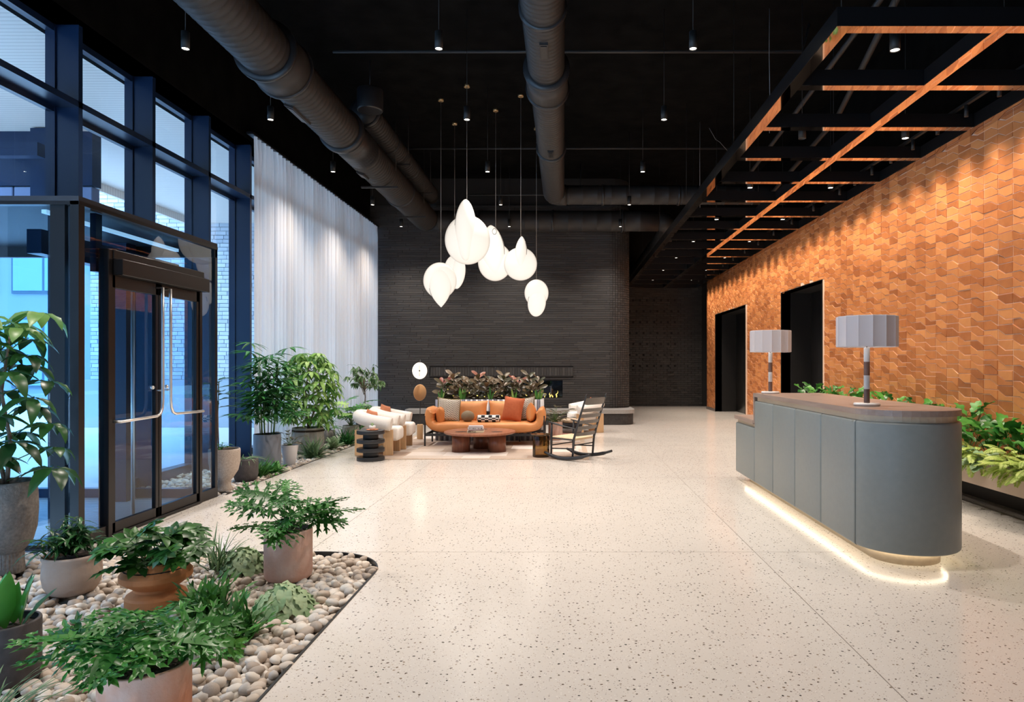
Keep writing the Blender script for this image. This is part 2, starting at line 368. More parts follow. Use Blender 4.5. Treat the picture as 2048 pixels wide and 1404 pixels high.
def arc(cx, cy, r, a0, a1, n): return [(cx + r * cos(R(a0 + (a1 - a0) * i / n)), cy + r * sin(R(a0 + (a1 - a0) * i / n))) for i in range(n + 1)]
# ================================================================ ROOM SHELL
XW = 4.84; XL = -5.0; XG = -5.27; YB = 17.6; ZC = 6.3
# ---- floor with the two recessed beds cut out
bed1 = [(-1.355, -1.0), (-1.355, 4.9)] + arc(-1.915, 4.9, .56, 0, 90, 10)[1:] + [(-5.2, 5.46)]
fl = [(-1.355, -3.0), (-1.355, 4.9)] + arc(-1.915, 4.9, .56, 0, 90, 10)[1:] + [(-3.95, 5.46), (-3.95, 7.84), (-3.88, 7.84), (-3.88, YB + .1), (1.0, YB + .1), (1.0, 24.7), (5.7, 24.7), (5.7, -3.0)]
b = MB(); b.prism(fl, -.12, 0); floor = b.build('floor', M['floor'], kind='structure')
for (x0, x1, y0, y1) in ((-2.045, -2.04, 5.47, 17.5), (1.524, 1.529, -3, 17.5), (-3.9, 2.3, 5.457, 5.462), (-3.8, 5, 9.02, 9.025), (-3.8, 5, 12.58, 12.585), (1.8, 5, 16.2, 16.205)):
    j = MB(); j.box(x0, x1, y0, y1, -.001, .0006); j.build('joint', mat('joint_grey', (.22, .19, .16), .6), floor)
# ---- ceiling and walls
b = MB(); b.box(-9.5, 6, -3.2, 25, ZC, ZC + .2); ceil = b.build('ceiling', M['ceil'], kind='structure')
b = MB(); b.box(XL - .5, XL, -3.0, YB + .5, 5.0, ZC); b.build('wall_left', M['ceil'], kind='structure')
b = MB(); b.box(-5.3, 5.9, -3.2, -3.0, 0, ZC); b.build('wall_rear', mat('rear_wall', (.12, .11, .10), .8), kind='structure')
# ---- copper wall with two lift openings
OPS = ((12.78, 15.19), (18.2, 21.8)); ZO = 3.085
wr = empty('wall_right', kind='structure')
b = MB()
ys = [-3.0, 12.78, 15.19, 18.2, 21.8, 23.1]
for i in range(5):
    b.box(XW, XW + .2, ys[i], ys[i + 1], ZO if i in (1, 3) else 0, 4.24)
b.build('backing', M['grout_glint'], wr); b = MB(); b.box(XW + .01, XW + .2, -3, 23.1, 4.24, ZC); b.box(XW + .2, 5.7, 23.0, 23.1, 0, ZC); b.box(5.7, 5.85, -3.2, 24.7, 0, ZC)
b.build('upper_wall', M['ceil'], wr)
colw = .254; dd = .062; PP = .168; q = .05
def D(u):
    k = math.floor(u / 1.5); f = u - 1.5 * k
    return dd * (k + (0 if f <= 1 else (f - 1) / .5))
def line(j, u):
    n, odd = divmod(j, 2)
    return n * PP + (q - D(u - 1) + .667 * dd * 0 if odd else -D(u))
tiles = []
tr = random.Random(5)
ncol = int((23.1 - 2.6) / colw)
for c in range(ncol + 1):
    u0 = c; yA = 23.1 - c * colw; yB = yA - colw          # columns run from the far corner toward the camera
    uu = [-(c), -(c + .5), -(c + 1)]                       # pattern steps down towards the camera's right
    base = D(c)
    for j in range(int((0 - 0) / PP), 400):
        # u increases to the camera's side so that lines step DOWN to the right in the picture
        us = [c, c + .5, c + 1]
        lo = [line(j, u) for u in us]; hi = [line(j + 1, u) for u in us]
        if min(lo) > 4.23: break
        if max(hi) < .09: continue
        if any(yB < e - .01 and yA > s_ + .01 for s_, e in OPS) and min(lo) < ZO - .02:
            if max(hi) < ZO + .03: continue
            lo = [max(l, ZO + .004) for l in lo]
        if any(h - l < .02 for l, h in zip(lo, hi)): continue
        lo = [max(l, .085) for l in lo]; hi = [min(h, 4.225) for h in hi]
        if max(h - l for l, h in zip(lo, hi)) < .02: continue
        hi = [max(h, l + .008) for l, h in zip(lo, hi)]
        tiles.append((yA, yB, lo, hi))
def tile_mesh(t):
    yA, yB, lo, hi = t; g = .0034; ym = (yA + yB) / 2
    pts = [(yA - g, lo[0] + g), (ym, lo[1] + g), (yB + g, lo[2] + g), (yB + g, hi[2] - g), (ym, hi[1] - g), (yA - g, hi[0] - g)]
    cy = ym; cz = sum(z for _, z in pts) / 6; d = tr.uniform(.004, .008); ty = tr.gauss(0, .012); tz = tr.gauss(0, .022)
    vs = [(XW - .0005, y, z) for y, z in pts]
    e = .003
    for y, z in pts:
        yy = y + (e if y < cy - .001 else -e if y > cy + .001 else 0); zz = z + (e if z < cz else -e)
        vs.append((XW - max(.003, d + ty * (yy - cy) + tz * (zz - cz)), yy, zz))
    fs = [(0, 1, 7, 6), (1, 2, 8, 7), (2, 3, 9, 8), (3, 4, 10, 9), (4, 5, 11, 10), (5, 0, 6, 11), (6, 7, 10, 11), (7, 8, 9, 10)]
    return vs, [f[::-1] for f in fs]
tiles = [t for t in tiles if t[0] > 2.5]
def vis(t):
    y = (t[0] + t[1]) / 2; z = sum(t[2] + t[3]) / 6; X = CX + XW * F / y; Yp = CY - (z - EYE) * F / y
    return X < 2040 and -10 < Yp < 925 and not (X < 1935 and Yp > 800)
near = sorted([t for t in tiles if vis(t)], key=lambda t: t[0])[:300]; ns = set(id(t) for t in near)
for t in near:
    b = MB(); v, f = tile_mesh(t); b.add(v, f); b.build('tile', M['tile'], wr)
b = MB()
for t in tiles:
    if id(t) not in ns: v, f = tile_mesh(t); b.add(v, f)
b.build('tile_field', M['tile'], wr, kind='stuff')
b = MB()
for y0, y1 in ((-3, 12.78), (15.19, 18.2), (21.8, 23.1)): b.box(XW - .02, XW, y0, y1, 0, .085)
b.build('baseboard_right', mat('base_metal', (.16, .13, .12), .4), kind='structure')
# recesses with lift doors
for i, (y0, y1) in enumerate(OPS):
    r = empty('door_%d' % (i + 2), kind='structure'); dm = mat('recess_black', (.014, .013, .013), .45)
    b = MB(); b.box(XW + .2, 5.55, y0 - .1, y0, 0, ZO); b.box(XW + .2, 5.55, y1, y1 + .1, 0, ZO); b.box(XW + .2, 5.55, y0, y1, ZO, ZO + .1)
    b.box(XW - .012, XW + .2, y0 - .012, y0, 0, ZO); b.box(XW - .012, XW + .2, y1, y1 + .012, 0, ZO); b.box(XW - .012, XW + .2, y0, y1, ZO, ZO + .012)
    b.build('door_frame', dm, r)
    ym = (y0 + y1) / 2
    for a, c_ in ((y0, ym - .006), (ym + .006, y1)):
        b = MB(); b.rbox(5.5, 5.55, a, c_, 0, ZO, .004, 1); b.build('door_leaf', mat('lift_door', (.016, .015, .015), .35), r)
# ---- dark brick walls (bricks with recessed joints)
def bricks_xz(mb, x0, x1, z0, z1, y, L, H, j=.008, dep=.02, holes=(), seed=3, jit=.004, depth=.05, vary=.3):
    rr = random.Random(seed); z = z0
    while z < z1 - .01:
        x = x0 - rr.uniform(0, L); zz = min(z + H - j, z1)
        while x < x1:
            l = L * rr.uniform(1 - vary, 1 + vary); segs = [(max(x, x0), min(x + l - j, x1))]
            for (h0, h1, g0, g1) in holes:
                if zz > g0 and z < g1:
                    ns_ = []
                    for a, e in segs:
                        if e <= h0 or a >= h1: ns_.append((a, e)); continue
                        if a < h0: ns_.append((a, h0))
                        if e > h1: ns_.append((h1, e))
                    segs = ns_
            for a, e in segs:
                if e - a < .012: continue
                yf = y - rr.uniform(-jit, jit)
                v = [(a, yf, z), (e, yf, z), (e, yf, zz), (a, yf, zz), (a, y + depth, z), (e, y + depth, z), (e, y + depth, zz), (a, y + depth, zz)]
                mb.add(v, [(0, 1, 2, 3), (0, 4, 5, 1), (1, 5, 6, 2), (2, 6, 7, 3), (3, 7, 4, 0)])
            x += l
        z += H
FX0, FX1, FZ0, FZ1 = -3.13, -.035, .64, 1.08
wb = empty('wall_back', kind='structure')
b = MB(); b.box(-5.3, FX0, YB + .02, YB + .4, 0, ZC); b.box(FX1, 1.18, YB + .02, YB + .4, 0, ZC); b.box(FX0, FX1, YB + .02, YB + .4, 0, FZ0); b.box(FX0, FX1, YB + .02, YB + .4, FZ1, ZC)
out = arc(1.18, 18.15, .53, -90, 0, 12) + [(1.71, 24.6), (1.18, 24.6)]
b.prism(out, 0, ZC)
b.build('backing', M['mortar'], wb)
b = MB()
bricks_xz(b, -5.2, 1.18, 0, 5.6, YB, .62, .0585, j=.006, holes=((FX0, FX1, FZ0, FZ1), (-3.47, .235, 1.19, 1.44)))
b.build('brick_courses', M['darkbrick'], wb, kind='stuff')
b = MB(); x = -3.44
while x < .2: b.box(x, x + .062, YB - .03, YB + .03, 1.215, 1.42); x += .068
b.box(-3.47, .23, YB - .035, YB + .03, 1.19, 1.208); b.box(-3.47, .23, YB - .035, YB + .03, 1.428, 1.44); b.box(.215, .235, YB - .035, YB + .03, 1.19, 1.44)
b.build('soldier_course', M['darkbrick'], wb, kind='stuff')
b = MB()
for k in range(12):                                        # rounded corner of stacked narrow bricks
    a0 = -90 + k * 7.5; 
    for r_ in range(96):
        z = r_ * .0585
        o_ = arc(1.18, 18.15, .55, a0 + .5, a0 + 7.0, 1) + arc(1.18, 18.15, .52, a0 + 7.0, a0 + .5, 1)
        b.prism(o_, z, z + .049)
b.build('corner_bricks', M['darkbrick'], wb, kind='stuff')
# fireplace
fp = empty('fireplace', (0, 0, 0), 0, 'long glass-fronted gas fireplace set in the dark brick wall', 'fireplace')
b = MB(); b.box(FX0, FX1, YB + .28, YB + .3, FZ0, FZ1); b.box(FX0, FX0 + .01, YB + .03, YB + .3, FZ0, FZ1); b.box(FX1 - .01, FX1, YB + .03, YB + .3, FZ0, FZ1); b.box(FX0, FX1, YB + .03, YB + .3, FZ0, FZ0 + .01); b.box(FX0, FX1, YB + .03, YB + .3, FZ1 - .01, FZ1)
b.build('firebox', M['fireglass'], fp)
b = MB(); b.box(FX0, FX1, YB + .005, YB + .012, FZ0, FZ1); b.build('glass_front', glass_mat('fire_pane', (.8, .9, 1), 1.6), fp)
fr_ = random.Random(2); x = FX0 + .1
while x < FX1 - .08:
    h = fr_.uniform(.08, .26); wd = fr_.uniform(.02, .045); b = MB(); y = YB + .15
    pts = [(x + fr_.uniform(-.01, .01) * i, y, FZ0 + .01 + h * i / 5) for i in range(6)]
    b.tube(pts, [wd * .6, wd, wd * .85, wd * .55, wd * .3, .001], 6, flat=.5); b.build('flame', M['flame'], fp); x += fr_.uniform(.07, .22)
# hearth bench
hb = empty('hearth_bench', (0, 0, 0), 0, 'long low bench with pale grey stone top running under the fireplace', 'bench')
def bench_outline(o, x0=-3.99): return [(x0, YB - .01)] + arc(x0 + .25, 16.9 + .25 - o, .25, 180, 270, 6) + arc(1.43, 17.25 - o, .35 + 0, -90, 0, 8) + [(1.78 + 0, 18.2)] + arc(1.18, 18.15, .556, 0, -90, 8) + [(1.1, YB - .01)]
b = MB(); b.prism(bench_outline(0), .28, .375); b.build('stone_top', M['benchtop'], hb)
b = MB(); b.prism([(x * 1.0 - (.03 if x > 1.3 else -.04 if x < -3.5 else 0), y + (.03 if y < 17.4 else 0)) for x, y in bench_outline(0)], 0, .28); b.build('brick_base', noisy('bench_base', (.022, .02, .02), (.04, .037, .036), 20, .7, .5, 30), hb)
# alcove back wall
wa = empty('wall_alcove', kind='structure')
b = MB(); b.box(1.6, 5.85, 24.52, 24.7, 0, ZC); b.build('backing', M['mortar'], wa)
b = MB()
def hole(a, e, z, zz): return False
rr = random.Random(9)
H = .0785
for row in range(57):
    z = row * H; k = 0; x = 1.7 + (-.125 if row % 2 else 0)
    while x < 4.95:
        a = max(x, 1.7); e = min(x + .242, 4.95)
        if e - a > .02:
            ck = abs(((x + .06 + (0 if row % 2 == 0 else .125)) % .25) - .125) < .0
            hrow = row % 5 == 3 and 1.2 < z < 4.0
            p = .0 if rr.random() < .7 else rr.uniform(.004, .02)
            if (row % 5) in (1, 2, 3, 4) and int((x - 1.6) / .125) % 4 in (0, 1) and .5 < z < 3.9 and x < 4.2: p += .022
            if hrow and x > 1.85 and x < 4.2: a2 = a + .06
            else: a2 = a
            b.add([(a2, 24.5 - p, z), (e, 24.5 - p, z), (e, 24.5 - p, z + H - .008), (a2, 24.5 - p, z + H - .008), (a2, 24.55, z), (e, 24.55, z), (e, 24.55, z + H - .008), (a2, 24.55, z + H - .008)],
                  [(0, 1, 2, 3), (0, 4, 5, 1), (1, 5, 6, 2), (2, 6, 7, 3), (3, 7, 4, 0)])
        x += .25
b.build('brick_courses', M['darkbrick'], wa, kind='stuff')

# ================================================================ WINDOW WALL
MY = [1.98 - 1.27, 1.98, 3.25, 4.52, 5.76, 7.03, 8.295, 9.605, 10.87, 12.14, 13.41, 14.68, 15.95]
win = empty('window_1', kind='structure')
for y in MY:
    b = MB(); z0 = 2.84 if 5.54 < y < 7.8 else 0
    b.box(XG, XL, y, y + .06, z0, 5.0); b.box(XG - .06, XG + .04, y - .02, y + .08, z0, 5.0)
    b.build('mullion', M['mullion'], win)
b = MB(); b.box(XG, XL, -1, YB, 4.15, 4.215); b.box(XG - .03, XG + .03, -1, YB, 4.10, 4.23); b.build('transom', M['mullion'], win)
b = MB(); b.box(XG - .05, XL, -1, YB, 5.0, 5.06); b.box(XG - .05, XG + .03, -1, YB, 4.93, 5.0); b.build('head_rail', M['mullion'], win)
b = MB(); b.box(XG - .05, XG + .1, 7.9, YB, -.05, .12); b.box(XG - .05, XG + .1, -1, 5.5, -.05, .12); b.build('sill_rail', M['mullion'], win)
for i in range(len(MY)):
    y0 = MY[i] + .06; y1 = MY[i + 1] if i + 1 < len(MY) else YB
    for z0, z1 in (((0.1, 4.15), (4.215, 4.95)) if not 5.5 < y0 < 7.8 else ((2.84, 4.15), (4.215, 4.95))):
        b = MB(); b.add([(XG, y0, z0), (XG, y1, z0), (XG, y1, z1), (XG, y0, z1)], [(0, 1, 2, 3)]); b.build('pane', M['glass'], win)

# ================================================================ VESTIBULE
VX = -3.94; VY0 = 5.54; VY1 = 7.76; VZ = 2.83; VXO = -7.4
ve = empty('wall_vestibule', kind='structure')
def vbox(n, *a, m=None, r=None):
    b = MB(); b.rbox(*a, .004, 1, smooth=False) if r else b.box(*a); return b.build(n, m or M['bronze'], ve)
vbox('corner_post', VX - .07, VX, VY0, VY0 + .07, 0, VZ); vbox('corner_post', VX - .05, VX, VY1 - .05, VY1, 0, VZ)
vbox('corner_post', VX - .24, VX - .12, VY0 + .01, VY0 + .1, 0, VZ)
vbox('top_rail', VX - .06, VX + .004, VY0, VY1, VZ - .03, VZ); vbox('top_rail', VXO, VX, VY0, VY0 + .06, VZ - .03, VZ); vbox('top_rail', VXO, VX, VY1 - .06, VY1, VZ - .12, VZ)
vbox('roof', VXO, VX, VY0, VY1, VZ, VZ + .04, m=mat('vest_roof', (.02, .025, .035), .5))
vbox('sill', VX - .06, VX + .004, VY0, VY0 + .42, 0, .11); vbox('sill', VX - .06, VX + .004, VY1 - .4, VY1, 0, .11)
vbox('sill', VXO, VX, VY1 - .08, VY1, 0, .10, m=M['mullion']); vbox('sill', VXO, VX, VY0, VY0 + .06, 0, .03)
vbox('beam', VX - .5, VX - .38, VY0 + .1, VY1 - .1, 2.42, 2.62, m=M['mullion']); vbox('hanger', VX - .13, VX - .08, 5.86, 5.94, 2.3, 2.8, m=M['mullion'])
vbox('light_strip', VX - .34, VX - .30, VY0 + .05, VY1 - .25, 2.74, 2.77, m=mat('led_blue', (1, 1, 1), .5, emit=(.35, .65, .95), es=.8))
vbox('column', -5.05, -4.78, 7.45, 7.62, 0, VZ, m=M['mullion'])
vbox('column', -4.5, -4.36, 5.95, 6.05, 0, VZ, m=M['mullion'])
for (x, y0, y1, z0, z1) in ((VX - .02, VY0 + .07, 5.9, .11, VZ - .03), (VX - .02, 7.36, VY1 - .05, .11, VZ - .03), (VX - .02, 5.9, 7.36, 2.50, VZ - .03)):
    b = MB(); b.add([(x, y0, z0), (x, y1, z0), (x, y1, z1), (x, y0, z1)], [(0, 1, 2, 3)]); b.build('pane', M['glassblue'], ve)
for (x0, x1) in ((VXO, VX - .07),):
    for yy, zz in ((VY0 + .03, .03), (VY1 - .03, .1)):
        b = MB(); b.add([(x0, yy, zz), (x1, yy, zz), (x1, yy, VZ - .03), (x0, yy, VZ - .03)], [(0, 1, 2, 3)]); b.build('pane', M['glassblue'], ve)
# entrance mat floor of parallel metal bars
b = MB(); b.box(VXO, VX, VY0, VY1, -.12, -.012); vf = b.build('floor_vestibule', mat('mat_dark', (.05, .06, .08), .7), kind='structure')
b = MB(); y = VY0 + .02
while y < VY1 - .05: b.box(VXO, VX - .03, y, y + .022, -.012, .0); y += .034
b.build('mat_bars', mat('mat_metal', (.42, .47, .52), .4, .5), vf, kind='stuff')
# double doors
dr = empty('door_1', (VX, 0, 0), kind='structure')
def dbox(n, par, mt, *a, bev=.004):
    b = MB(); b.rbox(*a, bev, 1, smooth=False); return b.build(n, mt, par)
dbox('door_frame', dr, M['bronze'], -.07, .02, 5.875, 5.93, 0, 2.5); dbox('door_frame', dr, M['bronze'], -.07, .02, 7.35, 7.40, 0, 2.5)
dbox('header', dr, M['bronze'], -.08, .03, 5.93, 7.42, 2.42, 2.5); dbox('operator_box', dr, M['bronze'], -.04, .10, 5.94, 7.40, 2.28, 2.42)
dbox('threshold', dr, M['bronze'], -.08, .03, 5.93, 7.35, 0, .03)
for (y0, y1, s_) in ((5.935, 6.615, 1), (6.625, 7.345, -1)):
    leaf = MB(); leaf.rbox(-.03, .01, y0, y0 + .045, .03, 2.28, .003, 1, smooth=False); leaf.rbox(-.03, .01, y1 - .045, y1, .03, 2.28, .003, 1, smooth=False)
    leaf.rbox(-.03, .01, y0, y1, .03, .12, .003, 1, smooth=False); leaf.rbox(-.03, .01, y0, y1, 2.17, 2.28, .003, 1, smooth=False)
    lf = leaf.build('door_leaf', M['bronze'], dr)
    b = MB(); b.add([(-.01, y0 + .04, .1), (-.01, y1 - .04, .1), (-.01, y1 - .04, 2.2), (-.01, y0 + .04, 2.2)], [(0, 1, 2, 3)]); b.build('pane', M['glassblue'], lf)
    yv = y1 - .03 if s_ > 0 else y0 + .09; yh = y0 + .02 if s_ > 0 else y1 - .02; dz = .07
    pts = [(dz, yv, 2.24)] + [(dz, yv, z) for z in (1.9, 1.5, 1.15)] + [(dz, yv - s_ * .01, 1.08), (dz, yv - s_ * .04, 1.03), (dz, yv - s_ * .09, 1.01), (dz, (yv + yh) / 2, 1.005), (dz, yh, 1.0)]
    b = MB(); b.tube([(0, yv, 2.24)] + pts + [(0, yh, 1.0)], .0135, 10); b.build('handle', M['steel'], lf)
    b = MB(); b.tube([(0, yv, 1.25), (dz, yv, 1.25)], .008, 8); b.ball((.0, yv - s_ * .05, 1.28), .02, 8, 6); b.build('lock', M['steel'], lf)
b = MB(); b.tube([(-.09, 6.38, .1), (-.09, 6.38, 2.2)], .016, 10); b.build('outer_handle', M['steel'], dr)

# ================================================================ OUTSIDE
b = MB(); b.box(-60, XG - .05, -20, 60, -.14, -.06); b.build('ground', M['snow'], kind='structure')
b = MB(); b.box(-9.0, XG - .05, -4, 17, 5.02, 5.1); b.box(-9.05, -8.98, 10.3, 17, 4.86, 5.1); b.build('soffit_outside', M['soffit'], kind='structure')
bb = empty('brick_building', (0, 0, 0), 0, 'pale brick building across the snowy forecourt, seen through the entrance glass', 'building')
b = MB(); b.box(-11.8, -5.35, 17.05, 17.3, 1.12, 9); b.build('mortar_wall', M['whitemortar'], bb)
b = MB(); bricks_xz(b, -11.8, -5.4, 1.13, 6.2, 17.0, .26, .1, .012, seed=8, jit=.004, vary=.08); b.build('brick_courses', M['whitebrick'], bb, kind='stuff')
b = MB(); b.rbox(-11.9, -5.35, 16.9, 17.3, -.06, 1.12, .01, 1, smooth=False); b.build('stone_plinth', mat('plinth', (.42, .47, .52), .7), bb)
cb = empty('canopy_volume', (0, 0, 0), 0, 'dark blue panelled block hanging below the slatted soffit outside the windows', 'building')
b = MB(); b.box(-16, -7.12, 10.3, 10.5, 4.2, 5.05); b.build('dark_band', M['mullion'], cb)
for k in range(5):
    b = MB(); b.rbox(-7.12 - (k + 1) * 1.2, -7.12 - k * 1.2 - .02, 10.32, 10.5, 3.3, 4.19, .01, 1, smooth=False); b.build('panel', mat('lav_panel', (.16, .20, .32), .35), cb)
b = MB(); b.box(-7.9, -7.55, 10.1, 10.3, 3.3, 5.0); b.build('column', M['mullion'], cb)
b = MB(); b.box(-16, -7.1, 9.2, 9.35, 4.32, 4.5); b.build('beam', M['mullion'], cb)
fb = empty('glass_building', (0, 0, 0), 0, 'bright blue-lit building with large windows beyond the vestibule glass', 'building')
b = MB(); b.box(-34, -12.5, 26, 28, -.06, 16); b.build('facade', mat('facade_pale', (.26, .36, .44), .6), fb)
for i in range(7):
    for j in range(4):
        x0 = -33 + i * 3.0; z0 = .6 + j * 3.6
        b = MB(); b.rbox(x0, x0 + 2.5, 25.92, 26.02, z0, z0 + 2.7, .01, 1, smooth=False); wnd = b.build('window', mat('dark_frame', (.10, .16, .22), .4), fb)
        b = MB(); b.box(x0 + .1, x0 + 1.2, 25.88, 25.92, z0 + .1, z0 + 2.6); b.build('pane', mat('far_glass', (.25, .45, .6), .08), wnd)
        b = MB(); b.box(x0 + 1.3, x0 + 2.4, 25.88, 25.92, z0 + .1, z0 + 2.6); b.build('pane', mat('far_glass', (.25, .45, .6), .08), wnd)

sb = empty('sky_blocker', (0, 0, 0), 0, 'unseen dark block added beyond the forecourt to hold back bright sky', 'building')  # out-of-view block added to keep sky haze off the vestibule glass
b = MB(); b.box(-32, -28, -60, 22, -.06, 15); b.build('facade', mat('blocker_face', (.10, .11, .13), .8), sb)
for i in range(12):
    for j in range(4):
        b = MB(); b.box(-28.0, -27.95, -50 + i * 6, -47.4 + i * 6, 1 + j * 3.5, 3.2 + j * 3.5); b.build('window', mat('blocker_pane', (.05, .08, .11), .2), sb)

# ================================================================ CURTAIN
def curtain():
    r = empty('curtain', (0, 0, 0), 0, 'floor-length white sheer curtain drawn across the far windows', 'curtain')
    rr = random.Random(4); pts = []; y = 10.55; ph = 0
    while y < 17.45:
        pts.append((-4.80 + .045 * sin(ph) + .012 * sin(ph * .37 + 1), y)); ph += .62 + rr.uniform(-.12, .2); y += .0165
    n = len(pts); V = []; zs = [.03, 1.0, 2.5, 4.0, 4.75, 4.93, 4.97, 5.03]
    for z in zs:
        k = .75 if z > 4.8 else 1.0
        for x, yy in pts: V.append((-4.80 + (x + 4.80) * k, yy + .004 * sin(z * 2 + yy * 9), z))
    Fc = [(j * n + i, j * n + i + 1, (j + 1) * n + i + 1, (j + 1) * n + i) for j in range(len(zs) - 1) for i in range(n - 1)]
    fast('fabric', np.array(V), np.array(Fc), M['curtain'], r)
    b = MB(); b.rbox(-4.86, -4.76, 10.45, YB - .02, 5.03, 5.07, .005, 1, smooth=False); b.build('track', M['blackgloss'], r)
curtain()
# ================================================================ DUCTS AND PIPES
def duct(name, label, axis0, axis1, R0, ribs, collars, vents=(), caps=True, straps=(), dark=()):
    """spiral duct along y (or x) from axis0 to axis1"""
    p0 = Vector(axis0); p1 = Vector(axis1); d = (p1 - p0); Ln = d.length; d.normalize()
    r = empty(name, p0, 0, label, 'duct'); q_ = Vector((0, 0, 1)).rotation_difference(d).to_matrix().to_4x4()
    prof = [(.001, 0), (R0, 0)]; z = ribs
    while z < Ln - ribs: prof += [(R0, z - .012), (R0 + .008, z), (R0, z + .012)]; z += ribs
    prof += [(R0, Ln), (.001, Ln)]
    b = MB(); b.lathe(prof, 40, T=q_, cap=False); b.build('spiral_tube', M['duct'], r)
    for (z, wd, dr_) in collars:
        b = MB(); b.lathe([(R0, z), (R0 + dr_, z), (R0 + dr_, z + wd), (R0, z + wd)], 40, T=q_, cap=False); b.build('collar', M['ductdark'] if wd < .12 or z in dark else M['duct'], r)
        if wd >= .12 and z not in dark:
            for zz in (z - .02, z + wd - .02): 
                b = MB(); b.lathe([(R0, zz), (R0 + dr_ + .02, zz), (R0 + dr_ + .02, zz + .04), (R0, zz + .04)], 40, T=q_, cap=False); b.build('collar_ring', M['ductdark'], r)
    for (z, ang, l, wd) in vents:
        a = R(ang); b = MB()
        T = Matrix.Translation(d * z) @ Matrix.Rotation(a, 4, d)
        fx = R0 + .012
        b.box(-wd, wd, -l / 2, l / 2, -fx - .012, -fx + .03, T=T); b.box(-wd * .7, wd * .7, -l * .42, l * .42, -fx - .02, -fx - .01, 1, T=T); b.build('grille', [M['duct'], M['blackgloss']], r)
    for z in straps:
        b = MB(); c_ = d * z; b.tube([c_ + Vector((R0 + .01, 0, 0)), c_ + Vector((R0 + .01, 0, ZC - p0.z))], .006, 6); b.tube([c_ + Vector((-R0 - .01, 0, 0)), c_ + Vector((-R0 - .01, 0, ZC - p0.z))], .006, 6)
        b.box(c_.x - R0 - .05, c_.x + R0 + .05, c_.y - .02, c_.y + .02, c_.z - R0 - .03, c_.z - R0); b.build('hanger', M['duct'], r)
    return r
duct('air_duct', 'fat charcoal spiral duct running from above the windows towards the brick wall', (-3.35, -2.5, 5.02), (-3.35, 16.55, 5.02), .285, .11, [(4.0, .08, .03), (10.15, .5, .05), (12.72, .11, .05), (12.86, .9, .006), (16.4, .05, .03)], [(11.35, 20, .6, .06), (14.2, 20, .3, .07)], straps=(14.9, 17.4), dark=(12.86,))
duct('air_duct', 'narrower charcoal duct running above and beside the fat window-side duct', (-3.22, 11.0, 5.58), (-3.22, 16.5, 5.58), .2, .11, [(.02, .06, .05), (1.5, .05, .02), (3.2, .05, .02)], straps=(2.2, 4.4))
duct('air_duct', 'straight charcoal spiral duct right of the hanging lanterns, ending at an elbow', (-.215, -2.5, 5.1), (-.215, 14.35, 5.1), .215, .085, [(5.2, .06, .03), (9.35, .06, .03), (10.8, .6, .05), (13.8, .06, .035)], [(9.85, 0, .34, .045), (13.45, 0, .28, .045)])
duct('air_duct', 'charcoal cross duct joining the straight duct and passing over the timber grid', (-.2, 14.5, 5.1), (4.7, 14.5, 5.1), .2, .3, [(1.0, .05, .02), (2.6, .05, .02)])
duct('air_duct', 'charcoal cross duct running along the top of the dark brick wall', (-3.4, 16.75, 5.02), (2.3, 16.75, 5.02), .25, .35, [(1.3, .05, .02), (3.1, .05, .02), (4.8, .05, .03)])
b = MB(); b.tube([(-.215, 14.3, 5.1), (-.2, 14.42, 5.1), (-.1, 14.5, 5.1), (.05, 14.5, 5.1)], .218, 20); eb = b.build('duct_elbow', M['duct']); tag(eb, 'charcoal duct elbow where the straight duct meets the cross duct', 'duct')
b = MB(); b.tube([(2.25, 16.75, 5.02), (2.5, 16.85, 5.0), (2.6, 17.1, 4.95), (2.6, 17.8, 4.8), (2.55, 19, 4.75), (2.55, 24.4, 4.75)], .23, 20); eb = b.build('bent_duct', M['duct']); tag(eb, 'charcoal duct bending down into the corridor beyond the brick corner', 'duct')
b = MB(); b.cyl((0, 0, 0), .2, .34, 28, bev=.02); b.tube([(0, 0, .34), (0, 0, ZC - 5.5)], .01, 6); o = b.build('ceiling_speaker', M['ductdark']); o.location = px(740, 222, 10.7) ; o.location.z = 5.47; tag(o, 'big black cylindrical speaker hanging beside the fat duct', 'speaker')
def pipe(label, pts, r, mt='duct'):
    b = MB(); b.tube(pts, r, 8); o = b.build('sprinkler_pipe', M[mt]); tag(o, label, 'pipe', 'ceiling pipes'); return o
pipe('thin dark pipe crossing the ceiling above the nearest downlights', [(-3.25, 9.6, 5.9), (3.35, 9.6, 5.9), (3.45, 9.6, 6.28)], .022)
pipe('thin dark pipe crossing the ceiling behind the lantern cords', [(-3.2, 13.9, 5.9), (3.42, 13.9, 5.9), (3.45, 13.9, 6.28)], .02)
pipe('thin dark pipe crossing the ceiling in front of the brick wall', [(-2.3, 16.3, 5.55), (.4, 16.3, 5.55), (.4, 16.3, 6.28)], .02)
pipe('grey conduit running above the grid near the copper wall', [(2.5, 4, 4.75), (3.6, 9, 4.75), (4.2, 16, 4.75)], .035)
pipe('second grey conduit above the grid, closer to its open side', [(2.8, 4, 4.9), (3.3, 12, 4.9)], .03)
for lb, pts in (('pale twisted wire hanging from the ceiling beside the near end of the grid', [(2.77, 9.2, 6.3), (2.765, 9.2, 5.7), (2.775, 9.2, 5.1), (2.77, 9.2, 4.62)]),
                ('pale wire hanging from the ceiling beside the middle of the grid', [(2.69, 13.5, 6.3), (2.685, 13.5, 5.6), (2.69, 13.5, 4.6)]),
                ('loose kinked wire dangling from the ceiling near the thin dark pipe', [(2.87, 13.5, 6.18), (3.0, 13.5, 5.95), (3.08, 13.5, 5.9), (3.24, 13.5, 5.72)])):
    b = MB(); b.tube(pts, .004, 5); o = b.build('hanging_wire', mat('pale_wire', (.3, .3, .3), .5)); tag(o, lb, 'wire')
